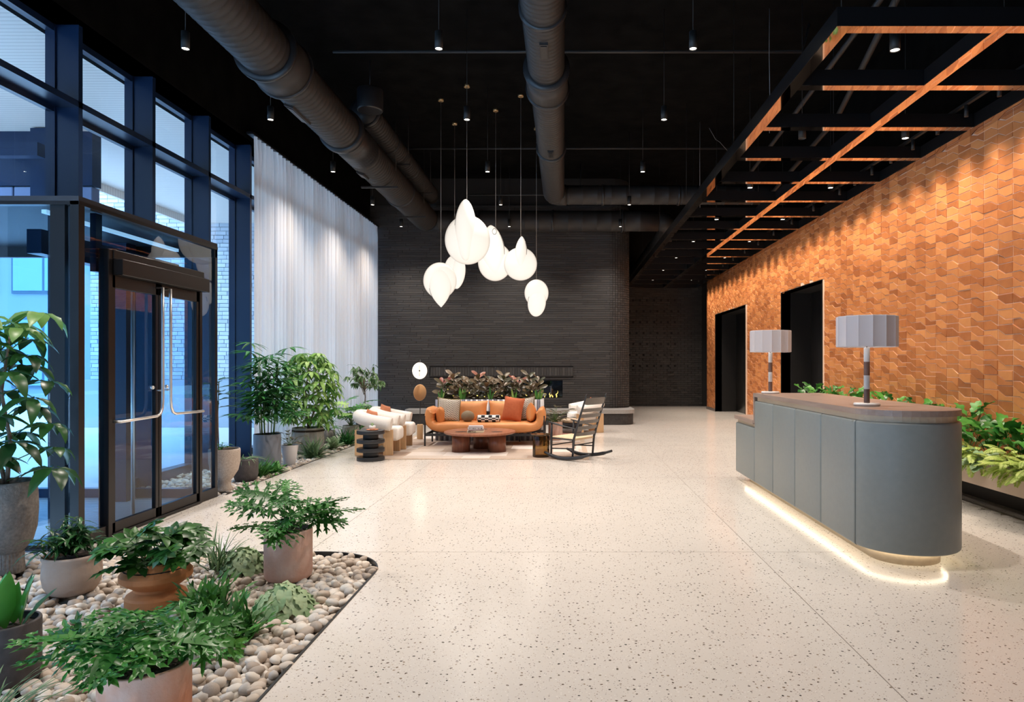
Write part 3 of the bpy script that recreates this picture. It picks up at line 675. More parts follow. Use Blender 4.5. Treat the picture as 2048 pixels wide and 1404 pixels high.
# ================================================================ SUSPENDED GRID
GZ = 4.22; GY0 = 5.485; GS = 1.169; GX = [(2.196, 2.316), (3.51, 3.63), (4.70, 4.835)]
g = empty('suspended_grid', (0, 0, 0), 0, 'black open beam grid with polished copper undersides hung over the reception side', 'ceiling grid')
def beam(x0, x1, y0, y1, nm='beam'):
    b = MB(); b.box(x0, x1, y0, y1, GZ + .004, GZ + .155); o = b.build(nm, M['blackgloss'], g)
    b = MB(); b.box(x0 + .001, x1 - .001, y0 + .001, y1 - .001, GZ, GZ + .004); b.build('mirror_underside', M['mirror'], o)
for x0, x1 in GX: beam(x0, x1, GY0, 24.4)
for k in range(17):
    y = GY0 + GS * k
    for i in range(2): beam(GX[i][1], GX[i + 1][0], y, y + .12, 'cross_beam')
for k in (0, 3, 6, 9, 12):
    for x in (2.25, 3.57):
        b = MB(); b.tube([(x, GY0 + .05 + GS * k, GZ + .15), (x, GY0 + .05 + GS * k, ZC)], .004, 5); b.build('hanging_cable', M['duct'], g)

# ================================================================ DOWNLIGHTS
def downlight(name, label, grp, x, y, z, r=.042, h=.18, top=ZC, lit=True, far=False):
    e = empty(name, (x, y, z), 0, label, 'downlight', grp)
    b = MB(); b.lathe([(r * .86, .012), (r * .86, 0), (r, 0), (r, h), (.001, h)], 20, cap=False); b.build('housing', M['black'], e)
    b = MB(); b.cyl((0, 0, .008), r * .84, .004, 20); b.build('lens', (M['bulbdim'] if far else M['bulb']) if lit else M['black'], e)
    b = MB(); b.tube([(0, 0, h), (0, 0, top - z)], .004, 5); b.build('stem', M['black'], e)
    return e
DZ = 4.8
rows = [-1.5, .95, 4.75, 7.14, 9.21, 11.7, 14.12, 16.35]
names = ['', '', '', 'nearest row', 'second row', 'third row', 'fourth row', 'last row before the brick wall']
cols = (-3.96, -1.31, 1.35)
cn = ('beside the windows', 'in the middle of the ceiling', 'towards the timber grid')
for i, y in enumerate(rows):
    for j, x in enumerate(cols):
        spot('downlight_lamp', (x, y, DZ - .02), P_DOWN * (0.02, .35, 1.0 if j < 2 else .75, 1, 1, 1, 1, 1)[i], 125, 1.0, WARM if i > 2 or j > 0 else WARM, .04)
        if i < 3: continue
        lab = 'small black cylinder downlight %s, %s' % (cn[j] if j != 2 else 'towards the copper-edged grid', names[i])
        xx = x if not (i == 7 and j == 0) else -3.9
        downlight('downlight', lab, 'ceiling downlights', xx, y, DZ, far=i > 5)
gr_ = 0
for k in range(8):
    y = 6.0 + 2.338 * k
    for j, x in enumerate((2.91, 4.17)):
        spot('grid_lamp', (x, y, GZ + .02), P_WASH * (.42 if j else .7), 125, 1.0, WARM, .04)
        if j and y < 7: continue
        ordn = ('first', 'second', 'third', 'fourth', 'fifth', 'sixth', 'seventh', 'eighth')[k]
        downlight('downlight', 'black cylinder downlight in the grid %s, %s from the front' % ('nearer the copper wall' if j else 'nearer its open edge', ordn), 'downlights inside the grid', x, y, GZ + .04, r=.045, h=.17, lit=not (j == 0 and k == 1), far=k > 3)
trk = empty('wall_wash_track', (0, 0, 0), 0, 'slim black lighting track above the grid along the copper wall', 'light track')
b = MB(); b.box(4.48, 4.52, 5.5, 23.0, 4.40, 4.43); b.build('rail', M['black'], trk)
for k in range(30):
    y = GY0 + GS * (k // 2) + (.40 if k % 2 == 0 else .98)
    spot('wall_washer', (4.50, y, 4.26), P_WALL, 88, 1.0, (1.0, .84, .68), .10, rot=(0, R(-3), 0))
    b = MB(); b.cyl((4.50, y, 4.27), .022, .13, 10); b.build('track_head', M['black'], trk)
# ================================================================ LANTERNS
def petal_mesh(b, c, rx, ry, h0, h1, rot, e0=.5, e1=.5, n=36):
    """flattened drop: h0 below the centre, h1 above; exponents give round (.5) or pointed (1) ends"""
    T = Matrix.Translation(Vector(c)) @ Matrix.Rotation(rot, 4, 'Y'); prof = []
    for i in range(33):
        t = -cos(pi * i / 32); z = t * (h1 if t > 0 else h0); prof.append((max((1 - t * t) ** (e1 if t > 0 else e0), .0005), z))
    b.lathe(prof, n, T=T, cap=False, sx=rx, sy=ry); return T, prof
def wire(pts, parent):
    b = MB(); b.tube(pts, .0045, 5); b.build('wire_rib', M['chrome'], parent)
def lantern(label, bc, Y, body, petal, cord, side=205, span=(5, -9)):
    """bc: body centre px; body: (rx, rz, e0, e1); petal: (px, py, rx, h_down, h_up, rot, e0, e1)"""
    s = Y / F; c = px(bc[0], bc[1], Y); e = empty('pendant_lantern', c, 0, label, 'pendant lamp', 'cocoon lanterns over the lounge')
    rx, rz, e0, e1 = body
    b = MB(); petal_mesh(b, (0, 0, 0), rx * s, rx * s * .8, rz * s, rz * s, 0, e0, e1); b.build('shade', M['lantern'], e)
    qx, qy, prx, h0, h1, rot, f0, f1 = petal
    b = MB(); T, prof = petal_mesh(b, ((qx - bc[0]) * s, -rx * s * .42, -(qy - bc[1]) * s), prx * s, rx * s * .55, h0 * s, h1 * s, rot, f0, f1); b.build('petal', M['lantern'], e)
    pts = [T @ Vector((prx * s * r * cos(R(side)), rx * s * .55 * r * sin(R(side)) - .004, z)) for r, z in prof[span[0]:span[1]]]
    wire(pts, e)
    cx_, cy_ = cord; zt = ZC - c.z
    b = MB(); b.tube([((cx_ - bc[0]) * s, -rx * s * .2, -(cy_ - bc[1]) * s - .02), ((cx_ - bc[0]) * s, -rx * s * .2, zt)], .004, 5); b.build('cord', mat('cord_grey', (.35, .33, .3), .5), e)
    b = MB(); b.cyl(((cx_ - bc[0]) * s, -rx * s * .2, zt - .04), .05, .04, 16); b.build('ceiling_rose', M['brass'], e)
    return e
lantern('largest and topmost white cocoon lantern with a tall blunt hood', (935, 480), 11.8, (45, 49, .5, .5), (934, 462, 21, 62, 59, 0, .6, .6), (935, 404), 195)
lantern('white cocoon lantern at the cluster\'s lower edge with its point hanging down', (880, 562), 12.4, (33, 37, .62, .5), (883, 572, 22, 44, 34, -.04, .95, .55), (883, 527), 190, (3, -3))
lantern('white cocoon lantern half hidden behind the pointed-down one', (909, 544), 13.6, (21, 34, .6, .5), (918, 545, 14, 34, 32, .1, .6, .6), (910, 512), 5)
l4 = lantern('middle white cocoon lantern with a small ring near its hooded top', (990, 524), 12.9, (34, 38, .5, .5), (988, 505, 23, 48, 52, -.10, .6, .62), (992, 456), -15)
lantern('round white cocoon lantern with a short narrow hood', (1041, 528), 12.2, (33, 33, .5, .5), (1043, 508, 12, 40, 33, .05, .7, .75), (1042, 477), -20)
lantern('smallest and lowest white cocoon lantern, made of two overlapping ovals', (1073, 586), 13.9, (24, 27, .5, .5), (1074, 606, 18, 28, 28, .1, .5, .5), (1073, 561), 195, (16, -2))
b = MB(); b.lathe([(.055, 0), (.06, .006), (.055, .012), (.05, .006), (.055, 0)], 18, cap=False, T=Matrix.Translation(px(989, 463, 12.45)) @ Matrix.Rotation(R(90), 4, 'X') @ Matrix.Scale(.7, 4, (1, 0, 0)))
lr = b.build('ring', M['black'], l4); lr.matrix_parent_inverse = Matrix.Translation(-px(990, 524, 12.9))

# ================================================================ RECEPTION DESK
dx0, dx1, dyc, dr_ = 2.25, 3.05, 5.34, .40
dc = (dx0 + dx1) / 2
def dout(o=0.0, y1=8.95, y0=None):
    r = dr_ - o
    if y0 is not None and y0 > 5.6: return [(dx0 + o, y0), (dx1 - o, y0), (dx1 - o, y1 - o * .5), (dx0 + o, y1 - o * .5)]
    return [(dx0 + o, y1 - o * .5)] + [(dc + r * cos(R(a)), dyc + r * sin(R(a))) for a in range(180, 361, 9)] + [(dx1 - o, y1 - o * .5)]
dk = empty('reception_desk', (0, 0, 0), 0, 'long reception desk clad in grey-blue leather panels with a rounded front end', 'desk')
b = MB(); b.prism(dout(.045, 8.08), .12, 1.06); b.prism(dout(.045, 8.93, 8.05), .12, .74); b.build('core', M['black'], dk)
b = MB(); b.prism(dout(.14, 8.85), 0, .12, smooth=True); b.build('plinth', M['deskpale'], dk)
b = MB(); path = [(x, y, .112) for x, y in dout(.10, 8.9)]; b.sweep(path, [(-.012, -.006), (.012, -.006), (.012, .006), (-.012, .006)], up=(0, 0, 1)); b.build('light_strip', M['led'], dk)
seams = [5.28, 5.987, 6.66, 7.36, 8.073]
for i in range(4):
    b = MB(); b.rbox(dx0 - .0, dx0 + .05, seams[i] + .002, seams[i + 1] - .002, .105, 1.07, .02, 3); b.build('panel', M['deskpanel'], dk)
b = MB(); b.rbox(dx0, dx0 + .05, 8.076, 8.95, .105, .75, .02, 3); b.build('panel', M['deskpanel'], dk)
b = MB(); b.rbox(dx0 + .002, dx1, 8.90, 8.95, .105, .75, .02, 3); b.build('end_panel', M['deskpanel'], dk)
b = MB(); b.rbox(dx1 - .05, dx1, 5.45, 8.07, .105, 1.07, .02, 3); b.rbox(dx1 - .05, dx1, 8.07, 8.95, .105, .75, .02, 3); b.build('rear_panel', M['deskpanel'], dk)
path = [(dx0 + .025, 5.278, 0)] + [(dc + (dr_ - .025) * cos(R(a)), dyc + (dr_ - .025) * sin(R(a)), 0) for a in range(180, 361, 5)] + [(dx1 - .025, 5.45, 0)]
sec = []
for (cx_, cz_, a0) in ((.007, 1.052, 0), (-.007, 1.052, 90), (-.007, .123, 180), (.007, .123, 270)):
    for k in range(4): a = R(a0 + k * 30); sec.append((cx_ + .018 * cos(a), cz_ + .018 * sin(a)))
b = MB(); b.sweep(path, sec, up=(0, 0, 1)); b.build('curved_panel', M['deskpanel'], dk)
b = MB(); b.prism(dout(.03, 8.06), 1.07, 1.118, smooth=False); b.build('recess_band', M['deskpale'], dk)
b = MB(); b.prism(dout(0, 8.12), 1.118, 1.162); b.rbox(dx0, dx1, 8.08, 8.12, .80, 1.12, .003, 1, smooth=False); b.build('counter_top', M['deskwood'], dk)
b = MB(); b.prism(dout(.03, 8.96, 8.12), .75, .79); b.build('recess_band', M['deskpale'], dk)
b = MB(); b.rbox(dx0 - .005, dx1, 8.12, 9.0, .79, .84, .004, 1, smooth=False); b.build('low_counter_top', M['deskwood'], dk)
# ---- table lamps
def table_lamp(label, x, y, z):
    e = empty('table_lamp', (x, y, z), 0, label, 'lamp', 'reception desk lamps')
    b = MB(); b.lathe([(.001, 0), (.097, 0), (.103, .008), (.103, .016), (.096, .024), (.001, .024)], 36, cap=False); b.build('base', M['marble'], e)
    zz = .024
    for k, mt in enumerate(('polebrown', 'polewhite', 'polebrown', 'polewhite')):
        h = .112 if k < 3 else .115; b = MB(); b.lathe([(.0225, 0), (.0235, .003), (.0235, h - .003), (.0225, h)], 20, c=(0, 0, zz)); b.build('pole_band', M[mt], e); zz += h
    b = MB(); b.tube([(0, 0, zz), (0, 0, zz + .12)], .006, 8); b.build('lamp_rod', M['chrome'], e)
    n = 24; rf = lambda a, z_: 1 - .055 * abs(math.sin(a * 7))**.7
    b = MB(); b.lathe([(.232, zz + .005), (.236, zz + .01), (.236, zz + .25), (.232, zz + .255), (.229, zz + .25), (.229, zz + .01), (.232, zz + .005)], 168, cap=False, rf=rf, smooth=False); b.build('lamp_shade', M['shade'], e)
    l = bpy.data.lights.new('lamp_bulb', 'POINT'); l.energy = 5; l.color = (1, .85, .7); l.shadow_soft_size = .03
    lo = bpy.data.objects.new('lamp_bulb', l); COL.objects.link(lo); lo.location = (0, 0, zz + .14); lo.parent = e
    b = MB(); b.ball((0, 0, zz + .14), .028, 12, 8); b.build('bulb', mat('bulb_glass', (1, 1, 1), .4, emit=(1, .85, .65), es=3), e)
table_lamp('table lamp with white pleated shade on the rounded near end of the reception desk', 2.48, 5.59, 1.163)
table_lamp('table lamp with white pleated shade on the far end of the reception desk', 2.41, 7.97, 1.163)

# ================================================================ LOUNGE
rug = empty('rug', (0, 0, 0), 0, 'beige patchwork rug under the lounge seating', 'rug')
b = MB(); b.box(-3.12, .40, 10.76, 14.6, 0.0005, .008); b.build('backing', noisy('rug_base', (.36, .27, .20), (.46, .36, .28), 60, .95, .4, 150), rug)
rr = random.Random(6); cols_ = [(.50, .42, .36), (.60, .53, .48), (.36, .26, .20), (.46, .36, .29), (.66, .60, .56), (.42, .33, .27)]
ys_ = [10.86, 11.15, 11.62, 12.05, 12.6, 13.1, 13.7, 14.5]
for i in range(7):
    x = -3.04
    while x < .3:
        wd = rr.choice((.45, .7, .95, .6)); x1 = min(x + wd, .32); c_ = rr.choice(cols_)
        b = MB(); b.rbox(x, x1 - .004, ys_[i], ys_[i + 1] - .004, .006, .0105, .002, 1, smooth=False); b.build('patch', noisy('rug_%02d' % cols_.index(c_), tuple(v * .9 for v in c_), tuple(min(1, v * 1.08) for v in c_), 50, .95, .4, 140, vec=(1, 6, 1)), rug); x = x1
RZ = .0105
# ---- cushions
def pillow(name, label, w_, h, t, loc, rot, m, grp=None, parent=None, cat='cushion', p=2.6, pipe_m=None, n=14):
    V = []; Fc = []
    for s_ in (1, -1):
        for j in range(n + 1):
            for i in range(n + 1):
                u = -1 + 2 * i / n; v = -1 + 2 * j / n
                k = (1 - abs(u) ** p) ** .5 * (1 - abs(v) ** p) ** .5; pin = 1 - .06 * (1 - abs(u)) * 0
                V.append((u * w_ / 2 * (1 - .07 * (1 - v * v)), s_ * t / 2 * k, v * h / 2 * (1 - .07 * (1 - u * u))))
    o_ = (n + 1) ** 2
    for j in range(n):
        for i in range(n):
            a = j * (n + 1) + i; Fc.append((a, a + 1, a + n + 2, a + n + 1)); Fc.append((o_ + a, o_ + a + n + 1, o_ + a + n + 2, o_ + a + 1))
    o = fast(name, np.array(V), np.array(Fc), m, parent); o.location = loc; o.rotation_euler = rot
    if not parent: tag(o, label, cat, grp)
    if pipe_m:
        pts = [V[i] for i in range(n + 1)] + [V[j * (n + 1) + n] for j in range(1, n + 1)] + [V[n * (n + 1) + i] for i in range(n - 1, -1, -1)] + [V[j * (n + 1)] for j in range(n - 1, 0, -1)] + [V[0]]
        b = MB(); b.tube(pts, .007, 6); b.build('piping', pipe_m, o)
    return o
# ---- sofa
so = empty('sofa', (-1.455, 12.85, 0), 0, 'tan orange leather sofa on dark metal legs in front of the striped planter', 'sofa')
b = MB()
P_ = [(-.985, .665), (-1.01, .64), (-1.025, .58), (-1.03, .50), (-1.01, .43), (-.95, .37), (-.86, .345), (-.5, .335), (0, .33), (.5, .335), (.86, .345), (.95, .37), (1.01, .43), (1.03, .50), (1.025, .58), (1.01, .64), (.985, .665)]
pts = []
for i in range(len(P_) - 1):
    for k in range(3): t = k / 3; pts.append((P_[i][0] * (1 - t) + P_[i + 1][0] * t, 0, P_[i][1] * (1 - t) + P_[i + 1][1] * t))
pts.append((P_[-1][0], 0, P_[-1][1]))
sec = [(math.copysign(abs(cos(a)) ** .55, cos(a)), math.copysign(abs(sin(a)) ** .35, sin(a))) for a in [2 * pi * k / 24 for k in range(24)]]
V0 = len(b.v); U = Vector((0, 1, 0)); n = len(sec); vs = []
for i, p_ in enumerate(pts):
    p_ = Vector(p_); t = (Vector(pts[min(i + 1, len(pts) - 1)]) - Vector(pts[max(i - 1, 0)])).normalized(); N_ = t.cross(U)
    e_ = min(i, len(pts) - 1 - i); k = min(1, .35 + e_ * .35); th = (.105 if abs(p_.x) < .8 else .085) * k; dp = .39 * (1 if e_ > 1 else .95)
    for a_, b_ in sec: vs.append(p_ + N_ * a_ * th + U * b_ * dp)
fs = [(j * n + k, j * n + (k + 1) % n, (j + 1) * n + (k + 1) % n, (j + 1) * n + k) for j in range(len(pts) - 1) for k in range(n)]
b.add(vs, fs, 0, True); b.f += [list(range(n))[::-1], [(len(pts) - 1) * n + k for k in range(n)]]; b.mi += [0, 0]; b.sm += [True, True]
b.build('seat', M['orangeleather'], so)
for s_ in (-1, 1):
    pillow('back_cushion', None, .84, .44, .26, (s_ * .425, .25, .59), (R(-9), 0, 0), M['orangeleather'], parent=so, p=3.2)
    pillow('arm_bolster', None, .52, .36, .20, (s_ * .84, -.04, .575), (0, R(s_ * 14), R(90)), M['orangeleather'], parent=so, p=2.2)
    for yy in (-.36, .34):
        b = MB(); b.rbox(s_ * 1.09 - .014, s_ * 1.09 + .014, yy - .014, yy + .014, .0, .56 if yy < 0 else .66, .003, 1, smooth=False); b.build('leg', M['charwood'], so)
b = MB(); b.rbox(-1.09, 1.09, -.37, -.345, .19, .235, .003, 1, smooth=False); b.rbox(-1.09, 1.09, .33, .355, .19, .235, .003, 1, smooth=False)
for s_ in (-1, 1): b.rbox(s_ * 1.085 - .01, s_ * 1.085 + .01, -.36, .35, .19, .235, .003, 1, smooth=False)
b.rbox(-1.05, 1.05, .33, .35, .45, .6, .004, 1, smooth=False)
b.build('frame', M['charwood'], so)
for s_ in (-.6, .6):
    b = MB(); b.rbox(s_ - .012, s_ + .012, .32, .345, 0, .2, .003, 1, smooth=False); b.build('leg', M['charwood'], so)
def patt(name, c1, c2, sx, sz, thr):
    m = mat(name, c1, .9); T, N, L = nt(m); v = coords(m, scale=(sx, 1, sz)); br = node(m, 'ShaderNodeTexBrick', Scale=1.0); L.new(v, br.inputs[0])
    mp = node(m, 'ShaderNodeMapping'); mp.inputs['Rotation'].default_value = (R(90), 0, 0)
    L.new(v, mp.inputs[0]); L.new(mp.outputs[0], br.inputs[0])
    br.inputs['Color1'].default_value = (*c1, 1); br.inputs['Color2'].default_value = (*c1, 1); br.inputs['Mortar'].default_value = (*c2, 1); br.inputs['Mortar Size'].default_value = thr
    nn = node(m, 'ShaderNodeTexNoise', Scale=20); L.new(v, nn.inputs[0]); mx = node(m, 'ShaderNodeMix', data_type='RGBA'); mx.inputs[0].default_value = .3
    L.new(br.outputs[0], bsdf(m).inputs['Base Color']); return m
mp_ = patt('woven_grid', (.74, .68, .58), (.06, .045, .04), 9, 13, .04)
sx_, sy_ = -1.455, 12.85
pillow('throw_pillow', 'square cream and dark woven-pattern cushion at the window end of the sofa', .43, .43, .15, (sx_ - .70, sy_ - .08, .655), (R(-14), R(6), R(16)), mp_, pipe_m=mat('olive_piping', (.22, .17, .06), .8))
pillow('throw_pillow', 'square cream and dark woven-pattern cushion tucked behind the rust one', .43, .43, .14, (sx_ + .72, sy_ + .02, .665), (R(-14), R(-8), R(-30)), mp_, pipe_m=mat('olive_piping', (.22, .17, .06), .8))
pillow('throw_pillow', 'square rust velvet cushion leaning on the sofa back', .42, .46, .17, (sx_ + .50, sy_ - .08, .665), (R(-12), R(6), R(-22)), M['rust'])
b = MB(); b.ball((0, 0, 0), (.125, .115, .105), 24, 14); o = b.build('ball_cushion', M['taupe']); o.location = (sx_ - .34, sy_ - .12, .535); tag(o, 'small round taupe ball cushion on the sofa', 'cushion')
# bolster: black with white squares
m = mat('check_bolster', (.01, .01, .01), .9); T, N, L = nt(m); v = coords(m, scale=(15, 15, 15)); ck = node(m, 'ShaderNodeTexChecker', Scale=1.0); L.new(v, ck.inputs[0])
ck.inputs['Color1'].default_value = (.008, .008, .01, 1); ck.inputs['Color2'].default_value = (.8, .78, .75, 1); L.new(ck.outputs[0], bsdf(m).inputs['Base Color'])
b = MB(); b.lathe([(.001, -.215), (.045, -.213), (.066, -.2), (.07, -.18), (.07, .18), (.066, .2), (.045, .213), (.001, .215)], 20, T=Matrix.Rotation(R(90), 4, 'Y'), cap=False); o = b.build('bolster_cushion', m); o.location = (sx_ + .06, sy_ - .20, .498); tag(o, 'black and white checked bolster cushion in the middle of the sofa', 'cushion')

# ---- armchairs
def armchair(label, x, y, rz, z=RZ):
    e = empty('armchair', (x, y, z), rz, label, 'armchair', 'white armchairs with tube backs')
    path = []
    for i in range(5): path.append((.29 - .07 * i, -.30, .505 + .012 * i))
    for i in range(1, 16): a = R(-90 - 180 * i / 16); path.append((0 + .30 * cos(a) * 1.0, .30 * sin(a), .553 + .075 * sin(pi * i / 16)))
    for i in range(5): path.append((.01 + .07 * i, .30, .553 - .012 * i))
    b = MB(); b.tube(path, .108, 20, up=(0, 0, 1)); b.build('tube_back', M['boucle'], e)
    b = MB(); b.rbox(-.25, .40, -.215, .215, .225, .45, .06, 4); b.build('seat', M['boucle'], e)
    for lx, ly in ((.16, -.285), (-.30, -.285), (.16, .285), (-.30, .285)):
        b = MB(); b.rbox(lx, lx + .155, ly - .03, ly + .03, 0, .42, .006, 2, smooth=False); b.build('leg', M['oakl'], e)
    b = MB(); b.rbox(-.2, .2, -.26, .26, .17, .225, .01, 1, smooth=False); b.build('seat_rail', M['oakl'], e)
    return e
armchair('white boucle tube-backed armchair nearest the black side table', -3.13, 11.47, R(2), RZ)
armchair('white boucle tube-backed armchair nearer the floor lamp', -3.10, 12.27, R(2), RZ)
armchair('white boucle tube-backed armchair seen behind the rocking chair', .50, 15.25, R(196), 0)
pillow('small_cushion', 'peach wool cushion in the armchair beside the black side table', .30, .26, .12, (-3.24, 11.5, .60), (R(-5), R(14), R(72)), M['peach'])
pillow('small_cushion', 'peach wool cushion in the armchair nearer the floor lamp', .30, .28, .12, (-3.22, 12.3, .63), (R(-5), R(14), R(72)), M['peach'])
pillow('small_cushion', 'orange cushion peeking over the back of the armchair behind the rocking chair', .30, .26, .12, (.55, 15.2, .62), (R(-5), R(-14), R(-72)), M['rust'])
# ---- black stacked-disc table
e = empty('side_table', (-3.03, 10.70, 0), 0, 'black round side table of stacked wide and narrow discs', 'side table')
for z in (0, .137, .274, .414):
    b = MB(); b.cyl((0, 0, z), .214, .058, 40, bev=.006); b.build('table_top' if z > .4 else 'disc', M['charwood'], e)
    if z < .4:
        b = MB(); b.cyl((0, 0, z + .058), .118, .082, 32, bev=.003); b.build('core', M['charwood'], e)
b = MB(); b.lathe([(.001, 0), (.08, 0), (.095, .012), (.09, .016), (.001, .010)], 28, cap=False); o = b.build('saucer', M['peach']); o.location = (-3.0, 10.68, .4725); tag(o, 'flat peach coloured dish on the black side table', 'dish')
e = empty('small_planter', (-3.0, 10.68, .488), 0, 'tiny succulent in a cream bowl on the black side table', 'plant')
b = MB(); b.lathe([(.001, 0), (.04, 0), (.052, .02), (.054, .05), (.048, .055), (.044, .04), (.001, .035)], 24, cap=False); b.build('bowl', M['marble'], e)
b = MB()
for k in range(16):
    a = k * 2.4; t = .3 + .5 * (k / 16); b.tube([(0, 0, .04), (.02 * cos(a) * t, .02 * sin(a) * t, .07), (.04 * cos(a) * t, .04 * sin(a) * t, .085 + .01 * (16 - k) / 8)], [.006, .008, .001], 5)
b.build('succulent', M['lf_pale'], e, kind='stuff')
# ---- coffee table
e = empty('coffee_table', (-1.46, 11.85, RZ), 0, 'round walnut coffee table on three fat cylinder legs', 'coffee table')
b = MB(); b.lathe([(.001, .29), (.56, .29), (.60, .298), (.62, .315), (.615, .333), (.60, .338), (.001, .338)], 64, cap=False, smooth=False); b.build('table_top', wood('walnut_top', (.20, .07, .04), (.32, .13, .07), (14, 1, 1), 2, .3), e)
for x, y in ((-.305, -.16), (.31, -.16), (.0, .30)):
    b = MB(); b.lathe([(.155, 0), (.155, .29)], 32, c=(x, y, 0), rf=lambda a, z: 1 + .006 * sin(a * 26)); b.build('leg', M['walnut'], e)
    b = MB(); b.cyl((x, y, .3382), .10, .0008, 28); b.build('leg_inlay', mat('inlay', (.03, .012, .01), .4), e)
bk = [('white hardback with barcode-like dark stripes on its spine, third from the table', .26, .20, .030, (.80, .78, .78)), ('cream hardback with black lettering, at the bottom of the pile', .275, .21, .034, (.76, .68, .48)), ('grey-lilac hardback on top of the book pile', .24, .19, .024, (.55, .50, .52)), ('mauve hardback between the cream and striped books', .262, .205, .020, (.42, .33, .34))]
z = RZ + .3390
for idx in (1, 3, 0, 2):
    lb, wd, dp, h, c_ = bk[idx]; e = empty('book', (-1.50, 11.62, z), R((3, 1, 4, 9)[idx]), lb, 'book', 'pile of books on the coffee table')
    b = MB(); b.box(-wd / 2, wd / 2, -dp / 2, dp / 2, 0, .003); b.box(-wd / 2, wd / 2, -dp / 2, dp / 2, h - .003, h); b.box(-wd / 2, wd / 2, -dp / 2, -dp / 2 + .003, 0, h); b.build('cover', mat('cover_%d' % idx, c_, .5), e)
    b = MB(); b.box(-wd / 2 + .004, wd / 2 - .004, -dp / 2 + .003, dp / 2 - .004, .003, h - .003); b.build('pages', mat('paper', (.8, .76, .7), .9), e)
    if idx == 0:
        b = MB(); rr = random.Random(3); x = -wd / 2 + .01
        while x < wd / 2 - .02: t = rr.choice((.003, .006, .009)); b.box(x, x + t, -dp / 2 - .0006, -dp / 2, .005, h - .005); x += t + rr.choice((.005, .009, .014))
        b.build('spine_stripes', M['black'], e)
    if idx == 1:
        cu = bpy.data.curves.new('spine_lettering', 'FONT'); cu.body = 'KEN FULK'; cu.size = .030; cu.extrude = .0004; cu.offset = .0006; cu.align_x = 'CENTER'; ot = bpy.data.objects.new('lettering_curve', cu); COL.objects.link(ot); bpy.context.view_layer.update(); me = bpy.data.meshes.new_from_object(ot); bpy.data.objects.remove(ot); o = bpy.data.objects.new('spine_lettering', me); COL.objects.link(o); me.materials.append(M['black'])
        o.parent = e; o.location = (-.055, -dp / 2 - .0005, .006); o.rotation_euler = (R(90), 0, 0)
    z += h + .0003
# ---- amber glass side table
e = empty('glass_side_table', (-.37, 11.05, RZ), 0, 'amber smoked glass drum side table with ribbed sides', 'side table')
gm = glass_mat('amber_glass', (.50, .36, .17), 1.5)
b = MB(); rf = lambda a, z: 1 + .03 * abs(sin(a * 6))
b.lathe([(.132, 0), (.137, .01), (.132, .33), (.125, .34)], 72, cap=False, rf=rf); b.build('drum', gm, e)
b = MB(); b.cyl((0, 0, 0), .13, .012, 36); b.build('drum_base', mat('amber_base', (.10, .06, .02), .3), e)
b = MB(); b.lathe([(.001, .34), (.12, .34), (.165, .352), (.168, .362), (.16, .366), (.001, .352)], 48, cap=False); b.build('table_top', mat('smoked_top', (.05, .03, .015), .12), e)
# ---- floor lamp
e = empty('floor_lamp', (-2.86, 13.65, 0), 0, 'slim floor lamp with a glowing disc above a tan disc and pale wooden foot', 'lamp')
b = MB(); b.cyl((0, 0, 0), .15, .008, 36); b.build('base', M['charwood'], e)
b = MB(); b.cyl((-.02, 0, .008), .062, .295, 28, bev=.004); b.build('wooden_foot', M['oakl'], e)
b = MB(); b.tube([(-.02, 0, .3), (-.015, 0, 1.6)], .007, 8); b.build('pole', M['charwood'], e)
b = MB(); b.lathe([(.001, -.012), (.14, -.01), (.148, 0), (.14, .01), (.001, .012)], 40, cap=False, sy=1.12, T=Matrix.Translation((-.02, -.03, 1.375)) @ Matrix.Rotation(R(90), 4, 'X')); b.build('light_disc', M['discglow'], e)
b = MB(); b.box(-.024, -.016, -.052, -.045, 1.27, 1.35); b.box(-.024, -.016, -.052, -.045, 1.40, 1.48); b.ball((-.02, -.047, 1.375), .018, 10, 6); b.build('disc_clamp', M['chrome'], e)
b = MB(); b.lathe([(.001, -.012), (.155, -.01), (.165, 0), (.155, .01), (.001, .012)], 40, cap=False, T=Matrix.Translation((-.015, -.03, .94)) @ Matrix.Rotation(R(52), 4, 'Z') @ Matrix.Rotation(R(90), 4, 'X')); b.build('tan_disc', mat('tan_disc', (.62, .36, .17), .5), e)
